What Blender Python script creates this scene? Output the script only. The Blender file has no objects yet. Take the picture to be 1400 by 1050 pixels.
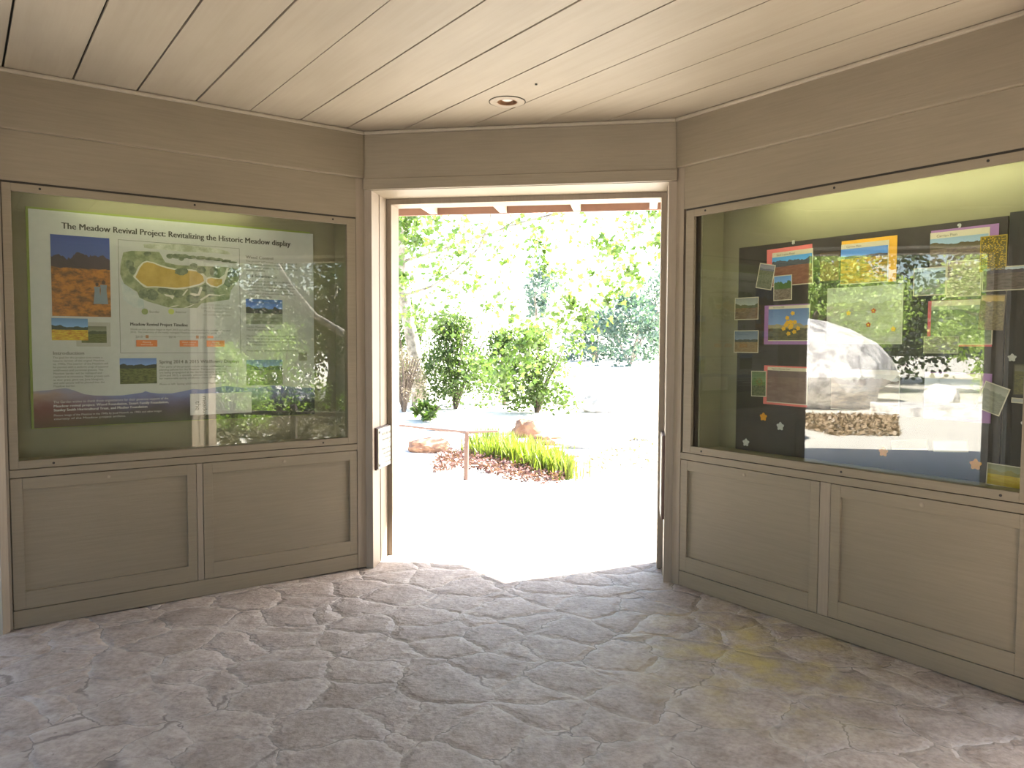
import bpy, bmesh, math, random
from mathutils import Vector, Matrix, noise
random.seed(7)
S = bpy.context.scene
COL = S.collection
PI = math.pi

# ------------------------------------------------------------------ camera, sky, sun, exposure
F_PX, YAW, PITCH, ROLL = 1052.93, -0.161494, -0.0516277, 0.00398616
fw = Vector((math.sin(YAW)*math.cos(PITCH), math.cos(YAW)*math.cos(PITCH), math.sin(PITCH)))
rt = Vector((math.cos(YAW), -math.sin(YAW), 0)); up = rt.cross(fw)
R_ = rt*math.cos(ROLL) + up*math.sin(ROLL); U_ = up*math.cos(ROLL) - rt*math.sin(ROLL)
cd = bpy.data.cameras.new('camera'); cd.sensor_width = 36; cd.lens = F_PX/1400*36
cd.clip_start = .05; cd.clip_end = 500
cam = bpy.data.objects.new('camera', cd); COL.objects.link(cam)
M = Matrix((R_, U_, -fw)).transposed().to_4x4(); M.translation = Vector((.8059, -2.5481, 1.55))
cam.matrix_world = M; S.camera = cam

w = bpy.data.worlds.new('sky'); S.world = w; w.use_nodes = True
nt = w.node_tree; bg = nt.nodes['Background']
sk = nt.nodes.new('ShaderNodeTexSky'); sk.sky_type = 'NISHITA'; sk.sun_disc = False
SUN_AZ, SUN_EL = math.radians(55), math.radians(46.5)
sk.sun_elevation = SUN_EL; sk.sun_rotation = SUN_AZ; sk.dust_density = 2.5; sk.air_density = 1.0
nt.links.new(sk.outputs[0], bg.inputs[0]); bg.inputs[1].default_value = .15
sd = bpy.data.lights.new('sun', 'SUN'); sd.energy = 7.8; sd.angle = math.radians(.6); sd.color = (1, .96, .88)
sun = bpy.data.objects.new('sun', sd); COL.objects.link(sun)
sdir = Vector((math.sin(SUN_AZ)*math.cos(SUN_EL), math.cos(SUN_AZ)*math.cos(SUN_EL), math.sin(SUN_EL)))
sun.rotation_euler = sdir.to_track_quat('Z', 'Y').to_euler(); sun.location = (0, 0, 12)
vs = S.view_settings; vs.view_transform = 'Standard'; vs.look = 'None'; vs.gamma = 1; vs.use_curve_mapping = False
vs.exposure = 2.85

# ------------------------------------------------------------------ helpers
SIDE = 2.0784; AP = 1.20711*SIDE; HALF = SIDE/2; CEIL = 2.975; TH = .5

def tag(o, label=None, cat=None, group=None, kind=None):
    if label: o['label'] = label
    if cat: o['category'] = cat
    if group: o['group'] = group
    if kind: o['kind'] = kind
    return o

def empty(name, loc=(0, 0, 0), rz=0, label=None, cat=None, group=None):
    o = bpy.data.objects.new(name, None); COL.objects.link(o)
    o.location = loc; o.rotation_euler = (0, 0, rz); o.empty_display_size = .1
    return tag(o, label, cat, group)

def wall_frame(deg):
    a = math.radians(deg); m = Vector((math.sin(a), math.cos(a), 0)); t = Vector((math.cos(a), -math.sin(a), 0))
    return m*AP - t*HALF, -a

class MB:
    def __init__(s): s.v = []; s.f = []; s.uv = {}
    def add(s, vs_, fs):
        n = len(s.v); s.v += [tuple(v) for v in vs_]; s.f += [tuple(i+n for i in f) for f in fs]; return s
    def box(s, x0, y0, z0, x1, y1, z1):
        return s.add([(x0,y0,z0),(x1,y0,z0),(x1,y1,z0),(x0,y1,z0),(x0,y0,z1),(x1,y0,z1),(x1,y1,z1),(x0,y1,z1)],
                     [(3,2,1,0),(4,5,6,7),(0,1,5,4),(1,2,6,5),(2,3,7,6),(3,0,4,7)])
    def prism(s, poly, z0, z1):
        n = len(poly)
        return s.add([(x,y,z0) for x,y in poly]+[(x,y,z1) for x,y in poly],
                     [tuple(range(n-1,-1,-1)), tuple(range(n,2*n))]+[(i,(i+1)%n,n+(i+1)%n,n+i) for i in range(n)])
    def vprism(s, poly, y0, y1):       # polygon in (x, z), thickness along y
        n = len(poly)
        return s.add([(x,y0,z) for x,z in poly]+[(x,y1,z) for x,z in poly],
                     [tuple(range(n)), tuple(range(2*n-1,n-1,-1))]+[(i,n+i,n+(i+1)%n,(i+1)%n) for i in range(n)])
    def cyl(s, c, axis, r, h, n=16, r2=None):
        r2 = r if r2 is None else r2; c = Vector(c); ax = Vector(axis).normalized()
        a = ax.orthogonal().normalized(); b = ax.cross(a)
        P = [c+(a*math.cos(2*PI*i/n)+b*math.sin(2*PI*i/n))*r for i in range(n)]+[c+ax*h+(a*math.cos(2*PI*i/n)+b*math.sin(2*PI*i/n))*r2 for i in range(n)]
        return s.add(P, [tuple(range(n-1,-1,-1)), tuple(range(n,2*n))]+[(i,(i+1)%n,n+(i+1)%n,n+i) for i in range(n)])
    def tube(s, path, radii, n=8):
        path = [Vector(p) for p in path]; base = len(s.v); ref = None
        for i, p in enumerate(path):
            d = (path[min(i+1,len(path)-1)]-path[max(i-1,0)]).normalized()
            ref = d.orthogonal().normalized() if ref is None else (ref-d*ref.dot(d)).normalized()
            b = d.cross(ref)
            for k in range(n):
                a = 2*PI*k/n; s.v.append(tuple(p+(ref*math.cos(a)+b*math.sin(a))*radii[i]))
        for i in range(len(path)-1):
            for k in range(n):
                s.f.append((base+i*n+k, base+i*n+(k+1)%n, base+(i+1)*n+(k+1)%n, base+(i+1)*n+k))
        s.f.append(tuple(base+k for k in range(n-1,-1,-1))); e = base+(len(path)-1)*n
        s.f.append(tuple(e+k for k in range(n))); return s
    def build(s, name, mat, parent=None, bevel=0, smooth=False, uvbox=None):
        me = bpy.data.meshes.new(name); me.from_pydata(s.v, [], s.f); me.validate(); me.update()
        if mat: me.materials.append(mat)
        if uvbox:
            x0, z0, x1, z1 = uvbox; ul = me.uv_layers.new(name='UVMap')
            for l in me.loops:
                c = me.vertices[l.vertex_index].co; ul.data[l.index].uv = ((c.x-x0)/(x1-x0), (c.z-z0)/(z1-z0))
        if smooth:
            for p in me.polygons: p.use_smooth = True
        o = bpy.data.objects.new(name, me); COL.objects.link(o)
        if parent: o.parent = parent
        if bevel:
            b = o.modifiers.new('bevel', 'BEVEL'); b.width = bevel; b.segments = 2; b.limit_method = 'ANGLE'
        return o

# ------------------------------------------------------------------ materials
MATS = {}
def nodes(name, rough=.6):
    m = bpy.data.materials.new(name); m.use_nodes = True; n = m.node_tree
    b = n.nodes['Principled BSDF']; b.inputs['Roughness'].default_value = rough
    return m, n, b
def N(n, t, **kw):
    x = n.nodes.new(t)
    for k, v in kw.items(): setattr(x, k, v)
    return x
def ramp(n, fac, stops):
    r = N(n, 'ShaderNodeValToRGB'); e = r.color_ramp.elements
    while len(e) < len(stops): e.new(.5)
    for i, (p, c) in enumerate(stops):
        e[i].position = p; e[i].color = (*c, 1) if len(c) == 3 else c
    n.links.new(fac, r.inputs[0]); return r.outputs[0]
def mix(n, fac, a, b, mode='MIX'):
    x = N(n, 'ShaderNodeMix', data_type='RGBA', blend_type=mode)
    for i, v in ((0, fac), (6, a), (7, b)):
        if isinstance(v, (float, int)): x.inputs[i].default_value = v
        elif isinstance(v, tuple): x.inputs[i].default_value = (*v, 1)
        else: n.links.new(v, x.inputs[i])
    return x.outputs[2]
def math_(n, op, a, b=0.0, c=None):
    x = N(n, 'ShaderNodeMath', operation=op)
    for i, v in enumerate((a, b, c)):
        if v is None: continue
        if isinstance(v, (float, int)): x.inputs[i].default_value = v
        else: n.links.new(v, x.inputs[i])
    return x.outputs[0]
def noise_(n, vec, scale, detail=4, rough=.5, out=0):
    x = N(n, 'ShaderNodeTexNoise'); x.inputs['Scale'].default_value = scale; x.inputs['Detail'].default_value = detail
    x.inputs['Roughness'].default_value = rough
    if vec is not None: n.links.new(vec, x.inputs['Vector'])
    return x.outputs[out]
def mapping(n, vec, sc=(1,1,1), rot=(0,0,0), loc=(0,0,0)):
    x = N(n, 'ShaderNodeMapping'); x.inputs['Scale'].default_value = sc; x.inputs['Rotation'].default_value = rot; x.inputs['Location'].default_value = loc
    n.links.new(vec, x.inputs['Vector']); return x.outputs[0]
def objc(n): return N(n, 'ShaderNodeTexCoord').outputs['Object']
def bump(n, b, h, strength=.3, dist=.01):
    x = N(n, 'ShaderNodeBump'); x.inputs['Strength'].default_value = strength; x.inputs['Distance'].default_value = dist
    n.links.new(h, x.inputs['Height']); n.links.new(x.outputs[0], b.inputs['Normal'])

def flat(name, c, rough=.6, metal=0, spec=.5):
    if name in MATS: return MATS[name]
    m, n, b = nodes(name, rough)
    t = noise_(n, objc(n), 30, 3)
    col = mix(n, t, tuple(v*.92 for v in c), tuple(min(1, v*1.08) for v in c))
    n.links.new(col, b.inputs['Base Color']); b.inputs['Metallic'].default_value = metal
    b.inputs['Specular IOR Level'].default_value = spec
    MATS[name] = m; return m

def paint(name, c, grain=(2, 2, 45), g2=.12, rough=.55):
    m, n, b = nodes(name, rough); o = objc(n)
    w1 = noise_(n, mapping(n, o, grain), 1.6, 6, .65)
    w2 = noise_(n, mapping(n, o, (1.2, 1.2, 2.5)), 1.5, 3)
    w3 = noise_(n, o, 55, 2)
    base = mix(n, w2, tuple(v*(1-g2) for v in c), tuple(v*(1+g2) for v in c))
    lo = ramp(n, w1, [(.35, (.84, .82, .80)), (.6, (1, 1, 1))])
    n.links.new(mix(n, .6, base, lo, 'MULTIPLY'), b.inputs['Base Color'])
    h = math_(n, 'ADD', w1, math_(n, 'MULTIPLY', w3, .25)); bump(n, b, h, .35, .003)
    return m
WALLC = (.202, .162, .110)
P_WALL = paint('wall_paint', WALLC)
P_VERT = paint('post_paint', (.240, .190, .140), (45, 45, 2))
P_LINER = paint('case_liner_paint', (.235, .215, .13), (1.5, 1.5, 3), .04)
P_CEIL = None
def ceiling_mat():
    m, n, b = nodes('ceiling_paint', .6); o = objc(n)
    v = mapping(n, o, (1, 1, 1), (0, 0, PI/4))
    g = noise_(n, mapping(n, v, (1.2, 22, 1)), 1.5, 5, .6)
    p = noise_(n, mapping(n, v, (1.6, 3.2, 1)), 1.3, 3)
    base = mix(n, p, (.285, .238, .178), (.36, .305, .235))
    n.links.new(mix(n, .5, base, ramp(n, g, [(.3, (.86, .85, .83)), (.6, (1, 1, 1))]), 'MULTIPLY'), b.inputs['Base Color'])
    bump(n, b, g, .2, .002); return m
P_CEIL = ceiling_mat()
DARK = flat('dark_gap', (.03, .025, .018), .9)
SCREW = flat('dark_screw', (.03, .028, .025), .5, .6)
BRASS = flat('lock_metal', (.30, .26, .19), .4, .6)

def floor_mat():
    m, n, b = nodes('flagstone', .62); o = objc(n)
    wv = N(n, 'ShaderNodeTexNoise'); wv.inputs['Scale'].default_value = 2.1; wv.inputs['Detail'].default_value = 5; wv.inputs['Roughness'].default_value = .62
    n.links.new(o, wv.inputs['Vector'])
    sub = N(n, 'ShaderNodeVectorMath', operation='MULTIPLY_ADD'); n.links.new(wv.outputs['Color'], sub.inputs[0]); sub.inputs[1].default_value = (.30, .30, 0); n.links.new(o, sub.inputs[2])
    v = mapping(n, sub.outputs[0], (1, 1.12, 0), (0, 0, .4))
    e = N(n, 'ShaderNodeTexVoronoi', feature='DISTANCE_TO_EDGE'); e.inputs['Scale'].default_value = 3.1; e.inputs['Randomness'].default_value = .9; n.links.new(v, e.inputs['Vector'])
    c = N(n, 'ShaderNodeTexVoronoi'); c.inputs['Scale'].default_value = 3.1; c.inputs['Randomness'].default_value = .9; n.links.new(v, c.inputs['Vector'])
    ns = noise_(n, o, 7, 8, .62); nf = noise_(n, o, 38, 6, .65); nl = noise_(n, o, 1.6, 3)
    stone = ramp(n, c.outputs['Color'], [(0, (.30, .255, .225)), (.5, (.345, .30, .268)), (1, (.40, .35, .31))])
    stone = mix(n, .7, stone, ramp(n, ns, [(.30, (.62, .56, .50)), (.50, (.95, .93, .91)), (.68, (1.22, 1.22, 1.24))]), 'MULTIPLY')
    stone = mix(n, .65, stone, ramp(n, nf, [(.36, (.62, .60, .58)), (.6, (1.10, 1.10, 1.10))]), 'MULTIPLY')
    edge = ramp(n, math_(n, 'ADD', e.outputs['Distance'], math_(n, 'MULTIPLY', nf, .05)), [(.02, (1, 1, 1)), (.095, (0, 0, 0))])
    col = mix(n, math_(n, 'MULTIPLY', math_(n, 'MULTIPLY', edge, .62), ramp(n, ns, [(.36, (.25, .25, .25)), (.58, (1, 1, 1))])), stone, (.46, .42, .38))
    # thin dark crevices along parts of the joints and in pits of the stone
    crk = ramp(n, e.outputs['Distance'], [(.005, (1, 1, 1)), (.013, (0, 0, 0))])
    part = ramp(n, noise_(n, o, 3.3, 4), [(.47, (0, 0, 0)), (.53, (1, 1, 1))])
    col = mix(n, math_(n, 'MULTIPLY', math_(n, 'MULTIPLY', crk, part), .75), col, (.12, .10, .085))
    pit = ramp(n, noise_(n, o, 16, 5, .6), [(.29, (1, 1, 1)), (.325, (0, 0, 0))])
    col = mix(n, math_(n, 'MULTIPLY', pit, .7), col, (.12, .10, .08))
    # yellow lichen-like stain in front of the right cabinet
    sep = N(n, 'ShaderNodeVectorMath', operation='DISTANCE'); n.links.new(mapping(n, o, (1, .75, 1)), sep.inputs[0]); sep.inputs[1].default_value = (1.42, 1.06, 0)
    st = math_(n, 'MULTIPLY', ramp(n, sep.outputs['Value'], [(.15, (1, 1, 1)), (.75, (0, 0, 0))]), ramp(n, noise_(n, o, 4, 5, .6), [(.42, (0, 0, 0)), (.66, (1, 1, 1))]))
    col = mix(n, math_(n, 'MULTIPLY', st, .75), col, (.44, .36, .10))
    n.links.new(col, b.inputs['Base Color'])
    h = math_(n, 'ADD', math_(n, 'MULTIPLY', ramp(n, e.outputs['Distance'], [(0, (0, 0, 0)), (.12, (.8, .8, .8)), (.3, (1, 1, 1))]), .9), math_(n, 'ADD', math_(n, 'MULTIPLY', ns, .9), math_(n, 'MULTIPLY', nf, .3)))
    bump(n, b, h, .8, .025)
    return m
FLOORM = floor_mat()

def soil_mat(name, c1, c2, scale=3, bs=.4):
    m, n, b = nodes(name, .9); o = objc(n)
    a = noise_(n, o, scale, 6, .6); f = noise_(n, o, scale*14, 4)
    col = mix(n, a, c1, c2); col = mix(n, .5, col, ramp(n, f, [(.3, (.75, .75, .75)), (.65, (1.1, 1.1, 1.1))]), 'MULTIPLY')
    n.links.new(col, b.inputs['Base Color']); bump(n, b, f, bs, .02); return m

def leaf_mat(name, c1, c2, trans=.45):
    m = bpy.data.materials.new(name); m.use_nodes = True; n = m.node_tree; n.nodes.clear()
    o = objc(n); t = noise_(n, o, 2.2, 4, .7); t2 = noise_(n, o, 14, 2)
    col = mix(n, math_(n, 'MULTIPLY', math_(n, 'ADD', t, t2), .5), c1, c2)
    d = N(n, 'ShaderNodeBsdfDiffuse'); tr = N(n, 'ShaderNodeBsdfTranslucent'); g = N(n, 'ShaderNodeBsdfGlossy'); g.inputs['Roughness'].default_value = .45
    n.links.new(col, d.inputs[0]); n.links.new(mix(n, 1.0, col, (1.0, 1.25, .5), 'MULTIPLY'), tr.inputs[0])
    a = N(n, 'ShaderNodeMixShader'); a.inputs[0].default_value = trans; n.links.new(d.outputs[0], a.inputs[1]); n.links.new(tr.outputs[0], a.inputs[2])
    b = N(n, 'ShaderNodeMixShader'); b.inputs[0].default_value = .05; n.links.new(a.outputs[0], b.inputs[1]); n.links.new(g.outputs[0], b.inputs[2])
    out = N(n, 'ShaderNodeOutputMaterial'); n.links.new(b.outputs[0], out.inputs[0]); return m

def glass_mat():
    m = bpy.data.materials.new('window_glass'); m.use_nodes = True; n = m.node_tree; n.nodes.clear()
    geo = N(n, 'ShaderNodeNewGeometry')
    ior = math_(n, 'MULTIPLY_ADD', geo.outputs['Backfacing'], 1/1.7-1.7, 1.7)
    fr = N(n, 'ShaderNodeFresnel'); n.links.new(ior, fr.inputs['IOR'])
    t = N(n, 'ShaderNodeBsdfTransparent'); t.inputs[0].default_value = (.97, .985, .965, 1)
    g = N(n, 'ShaderNodeBsdfGlossy'); g.inputs['Roughness'].default_value = 0
    x = N(n, 'ShaderNodeMixShader'); n.links.new(fr.outputs[0], x.inputs[0]); n.links.new(t.outputs[0], x.inputs[1]); n.links.new(g.outputs[0], x.inputs[2])
    out = N(n, 'ShaderNodeOutputMaterial'); n.links.new(x.outputs[0], out.inputs[0]); return m
GLASS = glass_mat()

def emit_mat(name, c, s):
    m = bpy.data.materials.new(name); m.use_nodes = True; n = m.node_tree; n.nodes.clear()
    e = N(n, 'ShaderNodeEmission'); e.inputs[0].default_value = (*c, 1); e.inputs[1].default_value = s
    out = N(n, 'ShaderNodeOutputMaterial'); n.links.new(e.outputs[0], out.inputs[0]); return m

def scenery(name, sky, hill, f1, f2, hor=.55, hh=.15, sc=6, seed=0, dots=None, rough=.3, sky2=None):
    """a printed landscape photograph: sky over a hill line over a mottled field"""
    m, n, b = nodes(name, rough); uv = N(n, 'ShaderNodeTexCoord').outputs['UV']
    s = N(n, 'ShaderNodeSeparateXYZ'); n.links.new(uv, s.inputs[0]); x, y = s.outputs[0], s.outputs[1]
    v1 = mapping(n, uv, (1, 0, 1), (0, 0, 0), (seed, seed*.37, 0))
    line = math_(n, 'MULTIPLY_ADD', noise_(n, v1, 3.2, 5, .6), hh*2, hor-hh*.35)
    line2 = math_(n, 'MULTIPLY_ADD', noise_(n, v1, 7, 5, .6), .06, hor-.05)
    above = math_(n, 'GREATER_THAN', y, line); hillm = math_(n, 'GREATER_THAN', y, line2)
    v2 = mapping(n, uv, (1, 2.4, 1), (0, 0, 0), (seed*1.7, seed, 0))
    nz = noise_(n, v2, sc, 8, .7)
    fld = ramp(n, nz, [(.40, f1), (.58, f2)])
    if dots:
        vo = N(n, 'ShaderNodeTexVoronoi'); vo.inputs['Scale'].default_value = dots[1]; n.links.new(v2, vo.inputs['Vector'])
        fld = mix(n, ramp(n, vo.outputs['Distance'], [(.28, (1, 1, 1)), (.45, (0, 0, 0))]), fld, dots[0])
    hl = mix(n, noise_(n, v2, sc*1.6, 6, .7), tuple(c*.6 for c in hill), tuple(min(1, c*1.5) for c in hill))
    sk_ = mix(n, math_(n, 'MULTIPLY', math_(n, 'SUBTRACT', y, hor), 2.0), sky2 or tuple(min(1, c*1.6+.06) for c in sky), sky)
    col = mix(n, above, mix(n, hillm, fld, hl), sk_)
    n.links.new(col, b.inputs['Base Color']); return m

def blotch(name, c1, c2, sc=9, rough=.35, thr=(.4, .6)):
    m, n, b = nodes(name, rough); o = objc(n)
    n.links.new(ramp(n, noise_(n, o, sc, 7, .65), [(thr[0], c1), (thr[1], c2)]), b.inputs['Base Color']); return m

# ------------------------------------------------------------------ text
def text(parent, s, x, z, size, mat, y=0.0, width=None, name='lettering', line=1.0, bold=0.0, rot=0.0, align='LEFT'):
    cu = bpy.data.curves.new(name, 'FONT'); cu.body = s; cu.size = size; cu.resolution_u = 2; cu.space_line = line
    cu.extrude = .0002; cu.align_x = align
    t = bpy.data.objects.new(name, cu); COL.objects.link(t)
    bpy.context.view_layer.update()
    me = bpy.data.meshes.new_from_object(t.evaluated_get(bpy.context.evaluated_depsgraph_get()))
    bpy.data.objects.remove(t); bpy.data.curves.remove(cu)
    me.materials.clear(); me.materials.append(mat)
    if width:
        xs = [v.co.x for v in me.vertices]; k = width/(max(xs)-min(xs))
        for v in me.vertices: v.co.x *= k
    if bold:
        n0 = len(me.vertices); vv = [tuple(v.co) for v in me.vertices]; ff = [tuple(p.vertices) for p in me.polygons]
        k2 = bold*1.6; nv = [(x_-k2, y_, z_) for x_, y_, z_ in vv]+[(x_+k2, y_, z_+.0001) for x_, y_, z_ in vv]
        m2 = bpy.data.meshes.new(name); m2.from_pydata(nv, [], ff+[tuple(i+n0 for i in f) for f in ff]); m2.materials.append(mat); me = m2
    me.transform(Matrix.Rotation(rot, 4, 'Z')); me.transform(Matrix.Rotation(PI/2, 4, 'X'))
    o = bpy.data.objects.new(name, me); COL.objects.link(o); o.parent = parent; o.location = (x, y, z); return o

INK = flat('dark_ink', (.035, .034, .028), .6)
INKG = flat('grey_ink', (.14, .14, .12), .6)

# ------------------------------------------------------------------ the room
def oct_poly(ap):
    h = ap*math.tan(PI/8)
    return [(h, ap), (ap, h), (ap, -h), (h, -ap), (-h, -ap), (-ap, -h), (-ap, h), (-h, ap)][::-1]

def clip(poly, nx, ny, d):                       # keep nx*x+ny*y <= d
    out = []
    for i in range(len(poly)):
        a, b = poly[i], poly[(i+1) % len(poly)]; fa = nx*a[0]+ny*a[1]-d; fb = nx*b[0]+ny*b[1]-d
        if fa <= 0: out.append(a)
        if fa*fb < 0:
            t = fa/(fa-fb); out.append((a[0]+(b[0]-a[0])*t, a[1]+(b[1]-a[1])*t))
    return out
W2 = math.sqrt(.5)

def build_ceiling():
    mb = MB(); rnd = random.Random(3); base = oct_poly(AP+.05)
    for k in range(-10, 11):
        d0 = -.05+k*.3175; g0 = .007 if k in (-2, -3, -1, 0, 2, 3, 4) else .002; g1 = .004
        p = clip(clip(base, W2, W2, d0+.3175-g1), -W2, -W2, -(d0+g0))
        if len(p) > 2:
            dz = rnd.uniform(0, .0015); mb.prism(p, CEIL+dz, CEIL+.02)
    o = mb.build('ceiling', P_CEIL)
    bm = MB().prism(oct_poly(AP+.05), CEIL+.02, CEIL+.03).build('backing', DARK)
    # round hole for the recessed lamp, cut through the boards
    cut = MB().cyl((.03, 2.0, CEIL-.05), (0, 0, 1), .075, .2, 40).build('cutter', None)
    for ob in (o, bm):
        md = ob.modifiers.new('cut', 'BOOLEAN'); md.object = cut; md.solver = 'EXACT'
    bpy.context.view_layer.update(); dg = bpy.context.evaluated_depsgraph_get()
    for ob in (o, bm):
        me = bpy.data.meshes.new_from_object(ob.evaluated_get(dg)); ob.modifiers.clear(); ob.data = me
    bpy.data.objects.remove(cut)
    bm.parent = o; tag(o, kind='structure'); bm.name = 'ceiling_backing'
build_ceiling()

# floor: gently uneven flagstone slab running out through the openings
def build_floor():
    n = 110; ext = 3.15; vs_ = []; fs = []
    for j in range(n+1):
        for i in range(n+1):
            x = -ext+2*ext*i/n; y = -ext+2*ext*j/n
            z = noise.noise(Vector((x*2.3, y*2.3, 0)))*.009+noise.noise(Vector((x*6, y*6, 3)))*.004-.004
            vs_.append((x, y, z))
    for j in range(n):
        for i in range(n):
            a = j*(n+1)+i; fs.append((a, a+1, a+n+2, a+n+1))
    m = MB().add(vs_, fs); o = m.build('floor', FLOORM, smooth=True); tag(o, kind='structure')
    MB().box(-ext, -ext, -.2, ext, ext, -.03).build('slab', flat('concrete', (.4, .37, .33), .9), o)
build_floor()

def display_wall(deg, name, full=True, left=True):
    loc, rz = wall_frame(deg)
    root = empty(name, loc, rz); tag(root, kind='structure')
    a, b = (.012, .062) if left else (.062, .012)
    # corner posts, full depth, filling the wedge to the neighbouring wall
    MB().prism([(0, 0), (a, 0), (a, TH), (-.207, TH)], 0, CEIL).build('post', P_VERT, root)
    MB().prism([(SIDE-b, 0), (SIDE, 0), (SIDE+.207, TH), (SIDE-b, TH)], 0, CEIL).build('post', P_VERT, root)
    MB().box(a, 0, 2.402, SIDE-b, .03, 2.675).build('lower_board', P_WALL, root, .002)
    MB().box(.008, -.022, 2.665, SIDE-.008, .03, CEIL).build('upper_board', P_WALL, root, .009)
    MB().box(a, .03, 2.42, SIDE-b, TH, CEIL+.02).build('beam', P_WALL, root)
    MB().box(a, .40, 0, SIDE-b, TH, 2.42).build('outer_boards', P_WALL, root)
    if not full:
        MB().box(a, 0, 0, SIDE-b, .40, 2.402).build('board_panel', P_WALL, root)
    return root, loc, rz

def crown(deg, k):
    loc, rz = wall_frame(deg); t = .414*.02
    o = MB().prism([(.005, -.012), (SIDE-.005, -.012), (SIDE-.015, -.038), (.015, -.038)], CEIL-.022, CEIL-.001).build('trim_%d' % k, P_CEIL, None, .006)
    o.location = loc; o.rotation_euler = (0, 0, rz); tag(o, kind='structure')

def opening(deg, name, k):
    loc, rz = wall_frame(deg); root = empty(name, loc, rz); tag(root, kind='structure')
    e = .05; z1 = 2.585
    MB().prism([(0, 0), (e, 0), (e, TH), (-.207, TH)], -.02, CEIL).build('jamb', P_VERT, root, .002)
    MB().prism([(SIDE-e, 0), (SIDE, 0), (SIDE+.207, TH), (SIDE-e, TH)], -.02, CEIL).build('jamb', P_VERT, root, .002)
    MB().box(e, 0, z1, SIDE-e, TH, CEIL+.02).build('lintel', P_WALL, root)
    MB().box(0, -.012, 2.66, SIDE, 0, CEIL).build('upper_board', P_WALL, root, .002)
    MB().box(.0, -.024, 2.588, SIDE, 0, 2.662).build('head_casing', P_WALL, root, .004)
    # inner stop frame near the outside face
    d = MB().box(e, .315, 0, e+.036, .49, z1).box(SIDE-e-.036, .315, 0, SIDE-e, .49, z1).box(e+.036, .315, z1-.038, SIDE-e-.036, .49, z1)
    o = d.build('door_%d' % k, P_VERT, None, .002); o.location = loc; o.rotation_euler = (0, 0, rz); tag(o, kind='structure')
    # shallow groove board on the jamb faces
    MB().box(e-.001, .155, 0, e+.004, .163, z1).box(SIDE-e-.004, .155, 0, SIDE-e+.001, .163, z1).build('jamb_bead', P_VERT, root)
    return loc, rz

for k, (dg_, nm) in enumerate(((315, 'wall_left'), (45, 'wall_right'))): display_wall(dg_, nm, True, left=(k == 0))
for dg_, nm in ((135, 'wall_back_right'), (225, 'wall_back_left')): display_wall(dg_, nm, False)
for k, (dg_, nm) in enumerate(((0, 'wall_front'), (90, 'wall_east'), (180, 'wall_back'), (270, 'wall_west'))): opening(dg_, nm, k+1)
for k in range(8): crown(k*45, k+1)

# knot plug on the upper board of the right wall and a small nail in the ceiling
# roof: rafters tails, fascia, shell
ROOFB = flat('fascia_brown', (.20, .105, .075), .7)
RAFT = paint('rafter_paint', (.50, .44, .35), (2, 2, 2))
def build_roof():
    r = empty('roof', (0, 0, 0)); tag(r, kind='structure')
    E = 4.06; z0 = 2.80; sl = .30
    P = oct_poly(E+.05); mb = MB(); n = 8
    inner = oct_poly(.02); zt = z0+sl*E
    vs_ = [(x, y, z0) for x, y in P]+[(x, y, zt) for x, y in inner]+[(x, y, z0+.05) for x, y in P]+[(x, y, zt+.05) for x, y in inner]
    fs = [(i, n+i, n+(i+1) % n, (i+1) % n) for i in range(n)]+[(16+i, 16+(i+1) % n, 24+(i+1) % n, 24+i) for i in range(n)]
    fs += [(i, (i+1) % n, 16+(i+1) % n, 16+i) for i in range(n)]+[tuple(24+i for i in range(n))]
    mb.add(vs_, fs).build('roof_shell', RAFT, r)
    fa = MB()
    for k in range(8):
        a = math.radians(45*k); m = Vector((math.sin(a), math.cos(a))); t = Vector((math.cos(a), -math.sin(a)))
        h0 = (E+.05)*math.tan(PI/8); h1 = (E+.075)*math.tan(PI/8)
        q = [m*(E+.05)-t*h0, m*(E+.05)+t*h0, m*(E+.075)+t*h1, m*(E+.075)-t*h1]
        fa.prism([(v.x, v.y) for v in q], 2.685, 2.86)
    fa.build('fascia', ROOFB, r)
    # rafter tails, parallel on each side
    for k in range(8):
        a = math.radians(45*k)
        for x in (-1.58, -.98, -.36, .28, .92, 1.52) if k % 2 == 0 else (-.95, -.32, .32, .95):
            y0 = AP+.02 if abs(x) < 1.0 else AP+.02+(abs(x)-1.0)*1.6
            if k % 2: y0 = AP+.55
            y0 = max(y0, AP+TH+.005)
            if abs(x) > 1.2: y0 = 3.5
            zz0 = z0+sl*(E-y0)
            ob = MB().add([(x-.031, y0, 2.695), (x+.031, y0, 2.695), (x+.031, E+.045, 2.69), (x-.031, E+.045, 2.69),
                           (x-.031, y0, zz0-.005), (x+.031, y0, zz0-.005), (x+.031, E+.045, z0-.005), (x-.031, E+.045, z0-.005)],
                          [(3,2,1,0),(4,5,6,7),(0,1,5,4),(1,2,6,5),(2,3,7,6),(3,0,4,7)]).build('rafter', RAFT, r)
            ob.rotation_euler = (0, 0, -a)
    # frieze closing the gap between wall tops and roof
    fr = MB()
    for k in range(8):
        a = math.radians(45*k); m = Vector((math.sin(a), math.cos(a))); t = Vector((math.cos(a), -math.sin(a)))
        q = [m*(3.0-.03)-t*1.24, m*(3.0-.03)+t*1.24, m*3.0+t*1.24, m*3.0-t*1.24]
        fr.prism([(v.x, v.y) for v in q], CEIL, 3.13)
    fr.build('frieze', P_WALL, r)
build_roof()

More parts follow.
